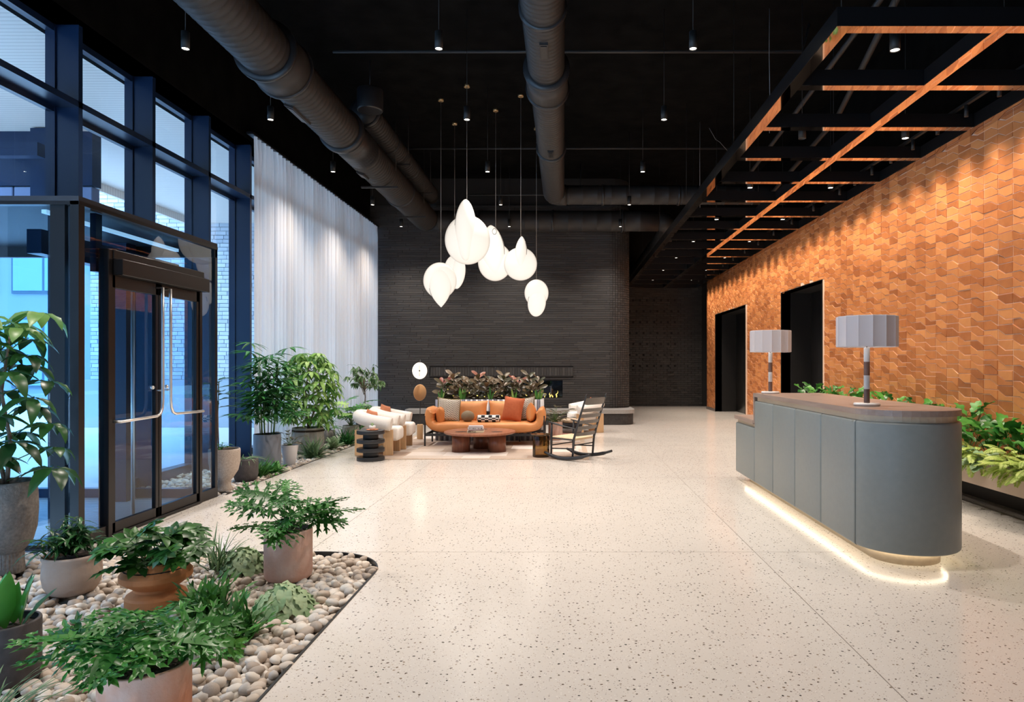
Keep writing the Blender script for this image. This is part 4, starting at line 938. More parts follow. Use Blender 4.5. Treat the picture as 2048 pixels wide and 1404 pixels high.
# ---- rocking chair
e = empty('rocking_chair', (.17, 10.92, 0), 0, 'dark wooden rocking chair with ladder back and woven cord seat', 'rocking chair')
fw = Vector((-.79, .61, 0)); sd = Vector((.61, .79, 0)); zz = Vector((0, 0, 1))
def L_(f, s, z): return fw * f + sd * s + zz * z        # local: forward, sideways, up
W2 = .29
for s_ in (-1, 1):
    pts = []
    for i in range(21):
        t = -1 + 2 * i / 20; f = .02 + t * (.36 if t > 0 else .54); pts.append(L_(f, s_ * W2, .03 + (.07 if t > 0 else .10) * t * t))
    b = MB(); b.tube(pts, [.029 if 2 < i < 18 else .020 for i in range(21)], 10); b.build('rocker', M['charwood'], e)
    b = MB(); b.tube([L_(.25, s_ * W2, .05), L_(.245, s_ * W2, .35), L_(.235, s_ * W2, .585)], [.015, .019, .014], 10); b.build('leg', M['charwood'], e)
    b = MB(); b.tube([L_(-.16, s_ * W2 * .93, .04), L_(-.19, s_ * W2 * .93, .35), L_(-.30, s_ * W2 * .93, .68), L_(-.42, s_ * W2 * .93, 1.0), L_(-.435, s_ * W2 * .93, 1.045)], [.016, .019, .017, .013, .008], 10); b.build('back_post', M['charwood'], e)
    b = MB(); b.tube([L_(.29, s_ * W2, .585), L_(.15, s_ * W2 * 1.03, .565), L_(0, s_ * W2 * 1.03, .535), L_(-.12, s_ * W2, .52), L_(-.245, s_ * W2 * .93, .50)], [.02, .03, .024, .017, .013], 10, flat=.45, up=(0, 0, 1)); b.build('armrest', M['charwood'], e)
    b = MB(); b.tube([L_(.25, s_ * W2, .17), L_(-.17, s_ * W2 * .93, .19)], .010, 8); b.tube([L_(.25, s_ * W2, .335), L_(-.18, s_ * W2 * .93, .325)], .011, 8); b.build('side_rail', M['charwood'], e)
b = MB(); b.tube([L_(.25, -W2, .22), L_(.25, W2, .22)], .010, 8); b.tube([L_(-.17, -W2 * .93, .24), L_(-.17, W2 * .93, .24)], .010, 8); b.tube([L_(.25, -W2, .345), L_(.25, W2, .345)], .012, 8); b.build('stretcher', M['charwood'], e)
b = MB(); c0 = L_(.26, -W2, .36); c1 = L_(.26, W2, .36); c2 = L_(-.185, W2 * .93, .345); c3 = L_(-.185, -W2 * .93, .345); ce1 = L_(.04, 0, .325)
b.add([c0, c1, c2, c3, ce1], [(0, 1, 4), (1, 2, 4), (2, 3, 4), (3, 0, 4)]); dn = Vector((0, 0, -.03)); b.add([c0 + dn, c1 + dn, c2 + dn, c3 + dn, ce1 + dn * .5], [(1, 0, 4), (2, 1, 4), (3, 2, 4), (0, 3, 4)])
b.add([c0, c1, c2, c3, c0 + dn, c1 + dn, c2 + dn, c3 + dn], [(0, 4, 5, 1), (1, 5, 6, 2), (2, 6, 7, 3), (3, 7, 4, 0)]); b.build('woven_seat', M['cord'], e)
slm = mat('slat_worn', (.10, .09, .08), .35)
for k, (z, h) in enumerate(((.41, .055), (.51, .055), (.605, .055), (.70, .055), (.79, .055), (.93, .11))):
    f = -.19 - (z - .35) / .65 * .23; pts = []
    for i in range(9):
        t = -1 + 2 * i / 8; pts.append((t, L_(f - .035 * (1 - t * t), t * W2 * .93, z)))
    v = []
    for t, p_ in pts:
        hh = h / 2 * (1 if abs(t) < .9 else .8)
        up_ = zz * hh - fw * hh * .33
        for q_ in (p_ + up_ + fw * .006, p_ + up_ - fw * .006, p_ - up_ - fw * .006, p_ - up_ + fw * .006): v.append(q_)
    fs = [(i * 4 + a, i * 4 + (a + 1) % 4, (i + 1) * 4 + (a + 1) % 4, (i + 1) * 4 + a) for i in range(8) for a in range(4)] + [(0, 1, 2, 3), (35, 34, 33, 32)]
    b = MB(); b.add(v, fs, 0, False); b.build('back_slat', slm, e)
# ---- pile of floor cushions
z = 0
for nm, lb, r_, h, c_ in (('pink', 'pink round floor cushion at the bottom of the stack behind the rocking chair', .24, .10, (.55, .28, .24)), ('grey', 'mottled grey round floor cushion above the pink one', .23, .10, (.22, .21, .21)), ('black', 'black round floor cushion above the grey one', .235, .10, (.02, .02, .025)), ('beige', 'beige round floor cushion topping the stack', .22, .07, (.55, .42, .30))):
    b = MB(); b.lathe([(.001, 0), (r_ - .03, 0), (r_ - .008, .015), (r_, h / 2), (r_ - .008, h - .015), (r_ - .03, h), (.001, h)], 32, cap=False); o = b.build('floor_cushion', noisy('cushion_' + nm, tuple(v * .8 for v in c_), c_, 60, .95, .4)); o.location = (.15, 14.15, z); tag(o, lb, 'cushion', 'stacked floor cushions'); z += h
# ================================================================ PLANTS
def bend_pts(V, ang, yr=0.0):
    """curl a leaf lying along +x (length 1) downward by ang radians in total"""
    out = []
    for x, y, z in V:
        if abs(ang) < 1e-3: out.append((x, y, z)); continue
        r = 1 / ang; a = x * ang; out.append((r * sin(a) - z * -sin(a) * 0 + z * sin(a), y, -r * (1 - cos(a)) + z * cos(a)))
    return out
SH = {
 'lance': lambda t: max(0.0, sin(pi * t ** .85)) ** .85,
 'blade': lambda t: (1 - t) ** .55 * min(1, .55 + t * 3),
 'obov': lambda t: max(0.0, sin(pi * t ** 1.25)) ** .6,
 'fid': lambda t: max(0.0, sin(pi * t ** 1.35)) ** .5 * (.82 + .18 * sin(t * 13)),
 'heart': lambda t: max(0.0, sin(pi * min(1, t * .86 + .14) )) ** .6 * (1.15 - .3 * t),
 'wave': lambda t: (1 - t) ** .45 * min(1, .5 + t * 2.5) * (1 + .16 * sin(t * 30)),
}
def strip(W, sh, n=7, fold=.25, L=1.0, x0=0.0, wav=0.0, ph=0):
    V = []; Fc = []
    for i in range(n + 1):
        t = i / n; w_ = W * SH[sh](t) / 2; wz = wav * sin(t * 17 + ph) * w_
        V += [(x0 + t * L, -w_, fold * w_ + wz), (x0 + t * L, 0, 0), (x0 + t * L, w_, fold * w_ - wz)]
    for i in range(n):
        a = i * 3; Fc += [(a, a + 1, a + 4, a + 3), (a + 1, a + 2, a + 5, a + 4)]
    return V, Fc
def rotz(V, a): c, s_ = cos(a), sin(a); return [(x * c - y * s_, x * s_ + y * c, z) for x, y, z in V]
def merge(parts):
    V = []; Fc = []
    for v, f in parts: k = len(V); V += v; Fc += [[i + k for i in q_] for q_ in f]
    return V, Fc
def lf_selloum(rr):
    """deeply cut, ruffled split-leaf"""
    P_ = [strip(.22, 'lance', 8, .1, 1.0)]
    for s_ in (-1, 1):
        for k in range(6):
            t = .04 + .145 * k; a = R(118 - 17 * k) + rr.uniform(-.08, .08); l = (.40, .50, .50, .45, .37, .26)[k] * rr.uniform(.88, 1.12)
            v, f = strip(.105, 'wave', 7, .3, l, 0, .5, rr.uniform(0, 6)); v = [(x, y, z + .12 * x * sin(x * 5 + k)) for x, y, z in v]
            v = rotz(v, s_ * a); P_.append(([(x + t, y, z) for x, y, z in v], f))
            if k < 5:
                for e in (-1, 1):
                    v, f = strip(.06, 'wave', 4, .3, l * .32, 0, .5, rr.uniform(0, 6)); v = rotz(v, s_ * a + e * .7); q0 = l * rr.uniform(.45, .6)
                    P_.append(([(x + t + cos(s_ * a) * q0, y + sin(s_ * a) * q0, z + .02) for x, y, z in v], f))
    return merge(P_)
def lf_palmate(rr, n=8, fuse=True):
    P_ = []
    for k in range(n):
        a = R(-128 + 256 * k / (n - 1)); l = .62 * (1 - .25 * abs(a) / 2.2) * rr.uniform(.9, 1.08)
        v, f = strip(.26 if fuse else .17, 'lance', 6, .18, l, 0, .12, k); v = [(x, y, z - .16 * x * x) for x, y, z in v]
        v = rotz(v, a); P_.append(([(x + .3, y, z) for x, y, z in v], f))
    if fuse:
        m_ = 14; v = [(.3, 0, 0)] + [(.3 + .25 * cos(R(-135 + 270 * i / m_)), .25 * sin(R(-135 + 270 * i / m_)), -.008) for i in range(m_ + 1)]
        P_.append((v, [(0, i + 1, i + 2) for i in range(m_)]))
    return merge(P_)
def lf_umbrella(rr, n=7, droop=.9, w_=.2):
    P_ = []
    for k in range(n):
        a = R(-150 + 300 * k / (n - 1)) + rr.uniform(-.1, .1); l = .62 * rr.uniform(.8, 1.1)
        v, f = strip(w_, 'lance', 6, .3, l, .07, .1, k); d_ = droop * rr.uniform(.7, 1.3)
        v = [(x * (1 - .25 * d_ * x), y, z - d_ * x * x) for x, y, z in v]; P_.append((rotz(v, a), f))
    return merge(P_)
def lf_pinnate(rr, n=11, w_=.09, l=.34):
    P_ = [strip(.02, 'blade', 4, 0, 1.0)]
    for k in range(n):
        t = .12 + .85 * k / n
        for s_ in (-1, 1):
            ll = l * sin(pi * (.18 + .75 * t)) * rr.uniform(.85, 1.1); v, f = strip(w_, 'lance', 3, .2, ll); v = [(x, y, z - .15 * x) for x, y, z in v]
            v = rotz(v, s_ * R(68 - 25 * t)); P_.append(([(x + t, y, z) for x, y, z in v], f))
    return merge(P_)
def lf_monstera(rr):
    P_ = [strip(.30, 'heart', 8, .15, 1.0)]
    for s_ in (-1, 1):
        for k in range(6):
            t = .02 + .14 * k; a = R(112 - 15 * k); l = (.36, .46, .46, .40, .32, .22)[k]
            v, f = strip(.125, 'obov', 5, .1, l); v = rotz([(x, y, z - .2 * x * x) for x, y, z in v], s_ * a); P_.append(([(x + t, y, z) for x, y, z in v], f))
    return merge(P_)
def lf_simple(sh, w_, n=8, fold=.25, wav=.1):
    return lambda rr: strip(w_, sh, n, fold, 1.0, 0, wav, rr.uniform(0, 6))
KIND = {'selloum': lf_selloum, 'fatsia': lambda r: lf_palmate(r, 8), 'umbrella': lambda r: lf_umbrella(r, 7, .8), 'umbrella_big': lambda r: lf_umbrella(r, 6, .75, .25),
        'palm': lambda r: lf_umbrella(r, 9, .35, .10), 'pinnate': lf_pinnate, 'monstera': lf_monstera, 'fern': lambda r: lf_pinnate(r, 14, .07, .26),
        'lance': lf_simple('lance', .22), 'rubber': lf_simple('obov', .42), 'fiddle': lf_simple('fid', .62, 9, .3, .25), 'heart': lf_simple('heart', .78, 7, .2, .2),
        'sansw': lf_simple('lance', .36, 9, .35, .08), 'pinfine': lambda r: lf_pinnate(r, 18, .045, .22), 'blade': lf_simple('blade', .05, 7, .3, 0), 'sans': lf_simple('lance', .17, 8, .5, .15), 'strap': lf_simple('blade', .09, 7, .4, .1), 'crinkle': lf_simple('wave', .13, 9, .3, .8)}
def place(V, o, d, nrm, s):
    d = Vector(d).normalized(); nrm = Vector(nrm); nrm = (nrm - d * nrm.dot(d))
    if nrm.length < 1e-3: nrm = Vector((0, 0, 1)) if abs(d.z) < .9 else Vector((1, 0, 0)); nrm = nrm - d * nrm.dot(d)
    nrm.normalize(); y = nrm.cross(d); o = Vector(o)
    return [o + (d * x + y * yy + nrm * z) * s for x, yy, z in V]
def leaf(parent, kind, o, d, nrm, size, m, rr, bend=.5, pet=None, pr=.003, mb=None, nm='leaf'):
    V, Fc = KIND[kind](rr); V = bend_pts(V, bend); V = place(V, o, d, nrm, size)
    b = mb or MB(); b.add(V, Fc, 0, True)
    if pet: b.tube(pet, [pr] * (len(pet) - 1) + [pr * .7], 4, 1, cap=False)
    if mb is None: return b.build(nm, [m, M['stem']], parent)
def ring_plant(parent, c, n, kind, m, rr, size=(.2, .28), pet=(.1, .3), el=(20, 80), bend=(.3, .9), spread=.02, pr=.003, stuff=None, az=(0, 360), flat=.25, up0=.5, m2=None, tilt=0, lean=(0, 0), roll=.6, xmax=None):
    """leaves on petioles rising from one crown; each leaf its own object unless stuff names one joined part"""
    c = Vector(c); mb = MB() if stuff else None
    for i in range(n):
        a = R(az[0] + (az[1] - az[0]) * ((i * .7548777) % 1) + rr.uniform(-10, 10)); e = R(el[0] + (el[1] - el[0]) * ((i * .5698403 + .3) % 1) + rr.uniform(-5, 5))
        h = Vector((cos(a), sin(a), 0)); pl = rr.uniform(*pet); s_ = rr.uniform(*size)
        b0 = c + Vector((rr.uniform(-1, 1), rr.uniform(-1, 1), 0)) * spread
        d1 = (h * cos(e) + Vector((0, 0, sin(e)))); mid = b0 + (d1 * .55 + Vector((0, 0, up0 * .35))) * pl * .6
        tip = b0 + (d1 + Vector((lean[0], lean[1], 0)) ) * pl; d2 = (h * cos(e * flat) + Vector((0, 0, sin(e * flat)))) ; 
        nrm = Vector((0, 0, 1)) + h * tilt + Vector((rr.uniform(-.5, .5), rr.uniform(-.9, .25), 0)) * roll
        lo_ = leaf(parent, kind, tip, d2, nrm, s_, m2 if (m2 and i % 5 == 0) else m, rr, rr.uniform(*bend), [b0, mid, tip] if pl > .02 else None, pr, mb)
        if xmax and lo_:
            for v in lo_.data.vertices:
                if v.co.x > xmax: v.co.x = xmax - .02 * rr.random()
    if mb:
        o = mb.build(stuff, [m, M['stem']], parent, kind='stuff'); return o
def pot(parent, c, prof, m, wall=.012, soil_z=None, n=48, name='pot', rf=None, smooth=True):
    """prof: outer (r, z) from base to rim"""
    b = MB(); inner = [(max(r - wall, .002), z) for r, z in prof[::-1]]; zr = prof[-1][1]
    inner = [(inner[0][0], zr)] + [(r, z) for r, z in inner[1:] if z > zr * .55]
    b.lathe([(.001, prof[0][1])] + prof + inner, n, c=c, cap=False, rf=rf, smooth=smooth); b.build(name, m, parent)
    sz = soil_z if soil_z is not None else zr - .035; rs = prof[-1][0] - wall
    for r, z in prof:
        if z <= sz: rs = r - wall * .9
    b = MB(); b.lathe([(rs, sz - .03), (rs, sz), (rs * .5, sz + .006), (.001, sz + .01)], 28, c=c, cap=False); b.build('soil', M['soil'], parent)
def cylpot(r, h, rb=.05): return [(r - rb, 0), (r - rb * .45, rb * .12), (r - rb * .12, rb * .45), (r, rb), (r, h - .006), (r - .003, h)]
Z1 = -.015          # top of the bed under the pebbles' crowns
# ---- foreground bed
def T_(label, cat='plant', grp=None, name='potted_plant'): return empty(name, (0, 0, 0), 0, label, cat, grp)
rr = random.Random(21)
e = T_('split-leaf philodendron in the big washed terracotta cylinder nearest the camera'); c = (-1.68, 2.74, 0)
pot(e, c, cylpot(.165, .305, .04), M['terracotta'])
ring_plant(e, (c[0], c[1], .27), 19, 'selloum', M['lf_phil'], rr, (.24, .32), (.08, .24), (20, 84), (.2, 1.1), .03, .0035, tilt=.3, roll=1.1, lean=(-.38, .12))
e = T_('split-leaf philodendron in the pink-washed clay cylinder on the pebbles near the bed\'s rounded corner'); c = (-1.93, 4.78, .0)
pot(e, c, cylpot(.160, .352, .05), M['pinkclay'])
ring_plant(e, (c[0], c[1], .33), 18, 'selloum', M['lf_phild'], rr, (.25, .34), (.10, .27), (10, 80), (-.1, .7), .03, .0035, roll=1.3)
e = T_('small-leaved bush in a beige round-bellied clay bowl'); c = (-3.22, 4.47, 0)
pot(e, c, [(.09, 0), (.13, .02), (.158, .07), (.168, .13), (.165, .19), (.158, .225), (.168, .245), (.166, .262)], M['beigeclay'])
b = MB()
for k in range(42):
    a = k * 2.4; ee = R(rr.uniform(8, 85)); l = rr.uniform(.15, .27); d = Vector((cos(a) * cos(ee), sin(a) * cos(ee), sin(ee))); p0 = Vector((c[0], c[1], .25)); p1 = p0 + d * l; b.tube([p0, p0 + d * l * .5 + Vector((0, 0, .03)), p1], .0025, 4)
    for j in range(9):
        t = .35 + .65 * j / 8; q_ = p0 + d * l * t + Vector((0, 0, .03 * sin(pi * t))); az = rr.uniform(0, 6.28)
        leaf(None, 'lance', q_, (cos(az), sin(az), rr.uniform(-.5, .3)), (0, 0, 1), rr.uniform(.075, .115), None, rr, .6, mb=b)
b.mi = [0] * len(b.mi); b.build('foliage', M['lf_dark'], e, kind='stuff')
e = T_('star-leaved fatsia spilling over an orange two-tiered clay pot'); c = (-2.55, 4.27, 0)
pot(e, c, [(.13, 0), (.165, .0), (.172, .012), (.172, .06), (.165, .075), (.125, .10), (.125, .115), (.195, .165), (.203, .175), (.203, .205), (.192, .22), (.15, .272), (.142, .275)], M['orangeclay'], smooth=False, n=40)
ring_plant(e, (c[0], c[1], .25), 36, 'fatsia', M['lf_fatsia'], rr, (.19, .26), (.10, .25), (14, 82), (.3, 1.0), .05, .003, tilt=.5, roll=1.0)
e = T_('tall large-leaved umbrella plant in a grey stone urn beside the vestibule'); c = (-4.02, 4.92, 0)
pot(e, c, [(.105, 0), (.11, .01), (.10, .09), (.098, .15), (.115, .17), (.155, .22), (.18, .32), (.188, .45), (.185, .56), (.178, .64), (.18, .66)], M['greystone'], rf=None)
b = MB(); b.lathe([(.108, .005), (.102, .09), (.102, .15)], 90, c=c, cap=False, rf=lambda a, z: 1.0 + .03 * (1 if sin(a * 30) > 0 else 0), smooth=False); b.build('ribbed_foot', M['greystone'], e)
stem_ = [(c[0], c[1], .6), (c[0] + .03, c[1], .95), (c[0] - .02, c[1] - .02, 1.3), (c[0] + .04, c[1] - .02, 1.7)]
b = MB(); b.tube(stem_, [.016, .013, .011, .007], 8); b.tube([(c[0], c[1], .6), (c[0] - .08, c[1] - .05, 1.1), (c[0] - .1, c[1] - .08, 1.55)], [.013, .01, .006], 8); b.build('stem', M['bark'], e)
for k in range(30):
    t = k / 29; z = .72 + 1.12 * t; a = k * 2.4; x0 = c[0] + .04 * sin(z * 4); pl = rr.uniform(.16, .30) * (1.15 - .4 * t)
    h = Vector((cos(a), sin(a), 0)); p0 = Vector((x0, c[1] - .01, z - .06)); p1 = p0 + h * pl + Vector((0, 0, .10))
    leaf(e, 'umbrella_big', p1, h + Vector((0, 0, -.15)), (0, 0, 1), rr.uniform(.30, .40), M['lf_dark'] if k < 25 else M['lf_scheff'], rr, .3, [p0, p0 + h * pl * .5 + Vector((0, 0, .07)), p1], .004)
e = T_('snake plant with broad upright leaves in a dark cylinder pot'); c = (-2.66, 3.235, 0)
pot(e, c, cylpot(.150, .285, .02), M['darkpot'])
for k, (dx, dy, h, az, ln) in enumerate(((-.03, 0, .26, 30, .1), (.03, -.02, .29, -40, .12), (.06, .03, .25, 10, .2), (-.07, .02, .22, 160, .3), (.01, .05, .20, 80, .1), (.09, -.01, .27, -5, .85), (-.09, -.03, .2, 200, .6), (.04, .06, .24, 50, .15))):
    leaf(e, 'sansw' if k < 5 else 'sans', (c[0] + dx, c[1] + dy, .25), (cos(R(az)) * ln, sin(R(az)) * ln, 1), (cos(R(az + 180)) + .3, sin(R(az + 180)) - .5, .1), h, M['lf_phil'] if k < 5 else M['lf_grass'], rr, .1)
    bpy.data.objects[-1] if False else None
def tuft(label, c, n, L_, kind, m, el=(35, 85), bend=(.6, 1.6), spread=.03, name='grass_tuft', cat='plant', grp=None):
    e = empty(name, (0, 0, 0), 0, label, cat, grp); b = MB()
    for i in range(n):
        a = i * 2.4 + rr.uniform(-.3, .3); ee = R(rr.uniform(*el)); o = Vector((c[0] + rr.uniform(-1, 1) * spread, c[1] + rr.uniform(-1, 1) * spread, c[2]))
        leaf(None, kind, o, (cos(a) * cos(ee), sin(a) * cos(ee), sin(ee)), (-cos(a) * sin(ee), -sin(a) * sin(ee), cos(ee)), rr.uniform(*L_), None, rr, rr.uniform(*bend), mb=b)
    b.build('blades', m, e, kind='stuff'); return e
tuft('variegated spider plant arching over the pebbles in the bed\'s camera-side corner', (-2.30, 2.72, 0), 90, (.24, .38), 'blade', M['lf_grass'])
tuft('fine grass tuft with tall thin blades behind the orange clay pot', (-2.52, 4.98, 0), 70, (.22, .36), 'blade', M['lf_grass'], (30, 88), (.2, 1.2), .05)
tuft('tiny fine-leaved tuft behind the pink-washed clay cylinder', (-2.28, 5.28, 0), 50, (.06, .10), 'blade', M['lf_pale'], (20, 88), (.1, .6), .03)
tuft('crinkled bird\'s-nest fern clump growing in the pebbles between the pots', (-2.12, 4.08, 0), 90, (.18, .30), 'crinkle', M['lf_fern'], (25, 85), (.1, .7), .10, 'fern_clump')
tuft('second crinkled fern clump, beside the veined pale-leaved plant', (-1.80, 3.74, 0), 75, (.16, .27), 'crinkle', M['lf_fern'], (25, 85), (.1, .7), .09, 'fern_clump')
tuft('small lime fern fringe in the pebbles in front of the crinkled ferns', (-1.80, 3.52, 0), 10, (.14, .2), 'fern', M['lf_mid'], (15, 55), (.3, .8), .05, 'fern_clump')
def clump(label, c, n, size, rad, h, m, kind='heart', name='leafy_clump'):
    e = empty(name, (0, 0, 0), 0, label, 'plant')
    for i in range(n):
        a = i * 2.4; r = rad * math.sqrt((i + .5) / n); z = h * (1 - (r / rad) ** 2 * .8) + rr.uniform(-.01, .015); hd = Vector((cos(a), sin(a), 0)); o = Vector((c[0], c[1], c[2])) + hd * r + Vector((0, 0, z))
        leaf(e, kind, o - hd * size * .3, hd + Vector((0, 0, -.25 - .5 * r / rad)), Vector((0, 0, 1)) + hd * .4, rr.uniform(.8, 1.15) * size, m, rr, .6, [(c[0], c[1], c[2]), o - hd * size * .3], .002)
clump('pale veined heart-leaved clump in the pebbles in front of the pink-washed pot', (-1.72, 4.18, 0), 48, .105, .19, .15, M['lf_pale'])
clump('pale round-leaved clump behind the fine grass tuft', (-2.30, 4.93, 0), 42, .10, .16, .17, M['lf_pale'])

# ---- window bed
BED2 = 0.0
def wpot(label, c, prof, m, **k): e = T_(label); pot(e, c, prof, m, **k); return e
e = wpot('tan speckled stone goblet planter just past the vestibule corner', (-4.04, 8.12, 0), [(.10, 0), (.10, .02), (.075, .06), (.07, .12), (.10, .16), (.15, .24), (.172, .34), (.175, .48), (.17, .50)], M['tanstone'])
ring_plant(e, (-4.08, 8.12, .49), 26, 'lance', M['lf_mid'], rr, (.07, .11), (.02, .08), (20, 80), stuff='foliage')
b = MB(); b.tube([(-4.12, 8.14, .48), (-4.14, 8.16, .9), (-4.12, 8.15, 1.3)], [.01, .008, .005], 6); b.build('stem', M['bark'], e)
for k in range(12): a = k * 2.4; leaf(e, 'rubber', (-4.13, 8.15, .98 + .03 * k), (cos(a), sin(a), .3), (0, 0, 1), .24, M['lf_dark'], rr, .5, [(-4.13, 8.15, .95 + .03 * k), (-4.13, 8.15, .98 + .03 * k)])
e = wpot('dark round pot behind the tan stone goblet', (-4.08, 8.75, 0), [(.09, 0), (.13, .03), (.15, .10), (.15, .28), (.145, .30)], M['darkpot'])
ring_plant(e, (-4.08, 8.75, .28), 30, 'blade', M['lf_grass'], rr, (.18, .28), (.0, .02), (20, 85), (.3, 1.2), .04, stuff='foliage')
e = wpot('dense lady palm in a tall smooth blue-grey cylinder', (-4.24, 9.75, 0), cylpot(.185, .51, .05), M['bluegreypot'])
for k in range(10):
    a = k * 2.4; x = -4.24 + .09 * cos(a); y = 9.75 + .09 * sin(a); hh = .55 + .07 * k
    b = MB(); b.tube([(x, y, .48), (x + .06 * cos(a), y + .06 * sin(a), .48 + hh)], .007, 6); b.build('stem', M['stem'], e)
    for j in range(7):
        z = .66 + (hh - .1) * (j + .5) / 6.5; aa = a + j * 2.1; h = Vector((cos(aa), sin(aa), 0)); p0 = Vector((x, y, z - .05)); pl = rr.uniform(.12, .28) * (1.1 - .3 * j / 6); p1 = p0 + h * pl + Vector((0, 0, .12))
        leaf(e, 'palm', p1, h + Vector((0, 0, .25)), Vector((0, 0, 1)) - h * .1, rr.uniform(.38, .50), M['lf_palm'], rr, .2, [p0, p1], .003)
e = wpot('burgundy-leaved rubber plant in a tapered white pot', (-4.10, 10.2, 0), [(.075, 0), (.08, .01), (.125, .29), (.125, .30)], M['whitepot'])
ring_plant(e, (-4.10, 10.2, .29), 16, 'rubber', M['lf_burg'], rr, (.15, .20), (.05, .26), (20, 80), (.2, .6), .03)
e = T_('tall variegated umbrella tree in a big faceted stone planter'); c = (-4.27, 11.4, 0)
pot(e, c, [(.20, 0), (.245, .06), (.27, .25), (.255, .44), (.25, .452)], M['stonepot'], n=9, smooth=False)
b = MB(); b.tube([(c[0], c[1], .4), (c[0] - .05, c[1], 1.0), (c[0] + .02, c[1], 1.55)], [.018, .014, .008], 8); b.tube([(c[0], c[1], .4), (c[0] + .14, c[1], .9), (c[0] + .2, c[1], 1.3)], [.014, .012, .008], 8); b.build('stem', M['bark'], e)
for k in range(105):
    t = (k * .7548) % 1; z = .55 + 1.15 * t; a = k * 2.4; rad = (.16 + .24 * sin(pi * min(1, t * .85 + .15)) ** .6) * rr.uniform(.75, 1.15); h = Vector((cos(a), sin(a), 0)); p0 = Vector((c[0] + .02, c[1], z - .12)); p1 = p0 + h * rad + Vector((0, 0, .12))
    leaf(e, 'umbrella', p1, h + Vector((0, 0, -.1)), (0, 0, 1), rr.uniform(.26, .36), M['lf_scheff'] if k % 3 else M['lf_light'], rr, .2, [p0, p1], .003)
e = wpot('small grey bowl with leafy bush between the faceted planter and the stone pot', (-4.45, 12.9, 0), [(.07, 0), (.11, .05), (.125, .15), (.12, .26)], M['greystone'])
ring_plant(e, (-4.45, 12.9, .25), 40, 'lance', M['lf_mid'], rr, (.10, .16), (.08, .28), (10, 85), stuff='foliage')
e = wpot('monstera with big split leaves in a pale stone pot', (-4.22, 13.5, 0), [(.12, 0), (.15, .08), (.165, .22), (.15, .30)], M['stonepot'])
ring_plant(e, (-4.22, 13.5, .28), 24, 'monstera', M['lf_mid'], rr, (.26, .38), (.2, .62), (25, 85), (.3, .8), .04, .005, tilt=.3, m2=M['lf_light'])
e = wpot('slender tree with a cloud of narrow leaves near the end of the curtain', (-4.28, 14.6, 0), cylpot(.16, .34, .03), M['darkpot'])
c = Vector((-4.28, 14.6, 0)); b = MB(); b.tube([c + Vector((0, 0, .3)), c + Vector((.03, 0, .8)), c + Vector((0, 0, 1.2))], [.014, .012, .010], 8)
f_ = MB()
for k in range(22):
    a = k * 2.4; t = rr.uniform(0, 1); z0 = .85 + .35 * t; h = Vector((cos(a), sin(a), 0)); tip = c + h * rr.uniform(.18, .46) + Vector((0, 0, 1.08 + rr.uniform(-.1, .48))); p0 = c + Vector((0, 0, z0)); mid = (p0 + tip) / 2 + Vector((0, 0, .06)); b.tube([p0, mid, tip], [.006, .004, .002], 5)
    for j in range(16):
        q_ = mid.lerp(tip, rr.uniform(0, 1.05)); az = rr.uniform(0, 6.28); leaf(None, 'lance', q_, (cos(az), sin(az), rr.uniform(-.9, .3)), (0, 0, 1), rr.uniform(.12, .18), None, rr, .8, mb=f_)
b.build('stem', M['bark'], e); f_.v = [tuple(p) for p in f_.v]; f_.build('foliage', M['lf_tree'], e, kind='stuff')
e = wpot('dark feathery-leaved plant at the brick wall end of the window bed', (-4.3, 15.7, 0), cylpot(.15, .3, .03), M['darkpot'])
ring_plant(e, (-4.3, 15.7, .28), 16, 'pinnate', M['lf_palm'], rr, (.45, .62), (.08, .2), (30, 80), (.4, 1.0), .04)
tuft('spiky grass tuft under the umbrella tree', (-4.03, 10.95, 0), 130, (.26, .42), 'strap', M['lf_grass'], (15, 85), (.2, 1.0), .08)
tuft('spiky grass tuft between the small grey bowl and the stone pot', (-4.08, 12.75, 0), 130, (.26, .42), 'strap', M['lf_palm'], (15, 85), (.2, 1.0), .09)
tuft('fine blue-green fern tuft beside the faceted planter', (-4.08, 12.1, 0), 40, (.18, .28), 'fern', M['lf_pale'], (15, 80), (.2, .8), .06)
tuft('dark leafy tuft between the goblet and the blue-grey pot', (-4.10, 9.15, 0), 130, (.22, .36), 'strap', M['lf_fern'], (15, 85), (.2, 1.0), .09)
tuft('low dark foliage tuft against the blue-grey pot\'s foot', (-4.02, 9.45, 0), 80, (.12, .22), 'lance', M['lf_mid'], (10, 80), (.2, .8), .06)
tuft('grass tuft behind the armchair nearest the black side table', (-4.1, 14.1, 0), 90, (.26, .4), 'strap', M['lf_fern'], (15, 85), (.2, 1.0), .08)

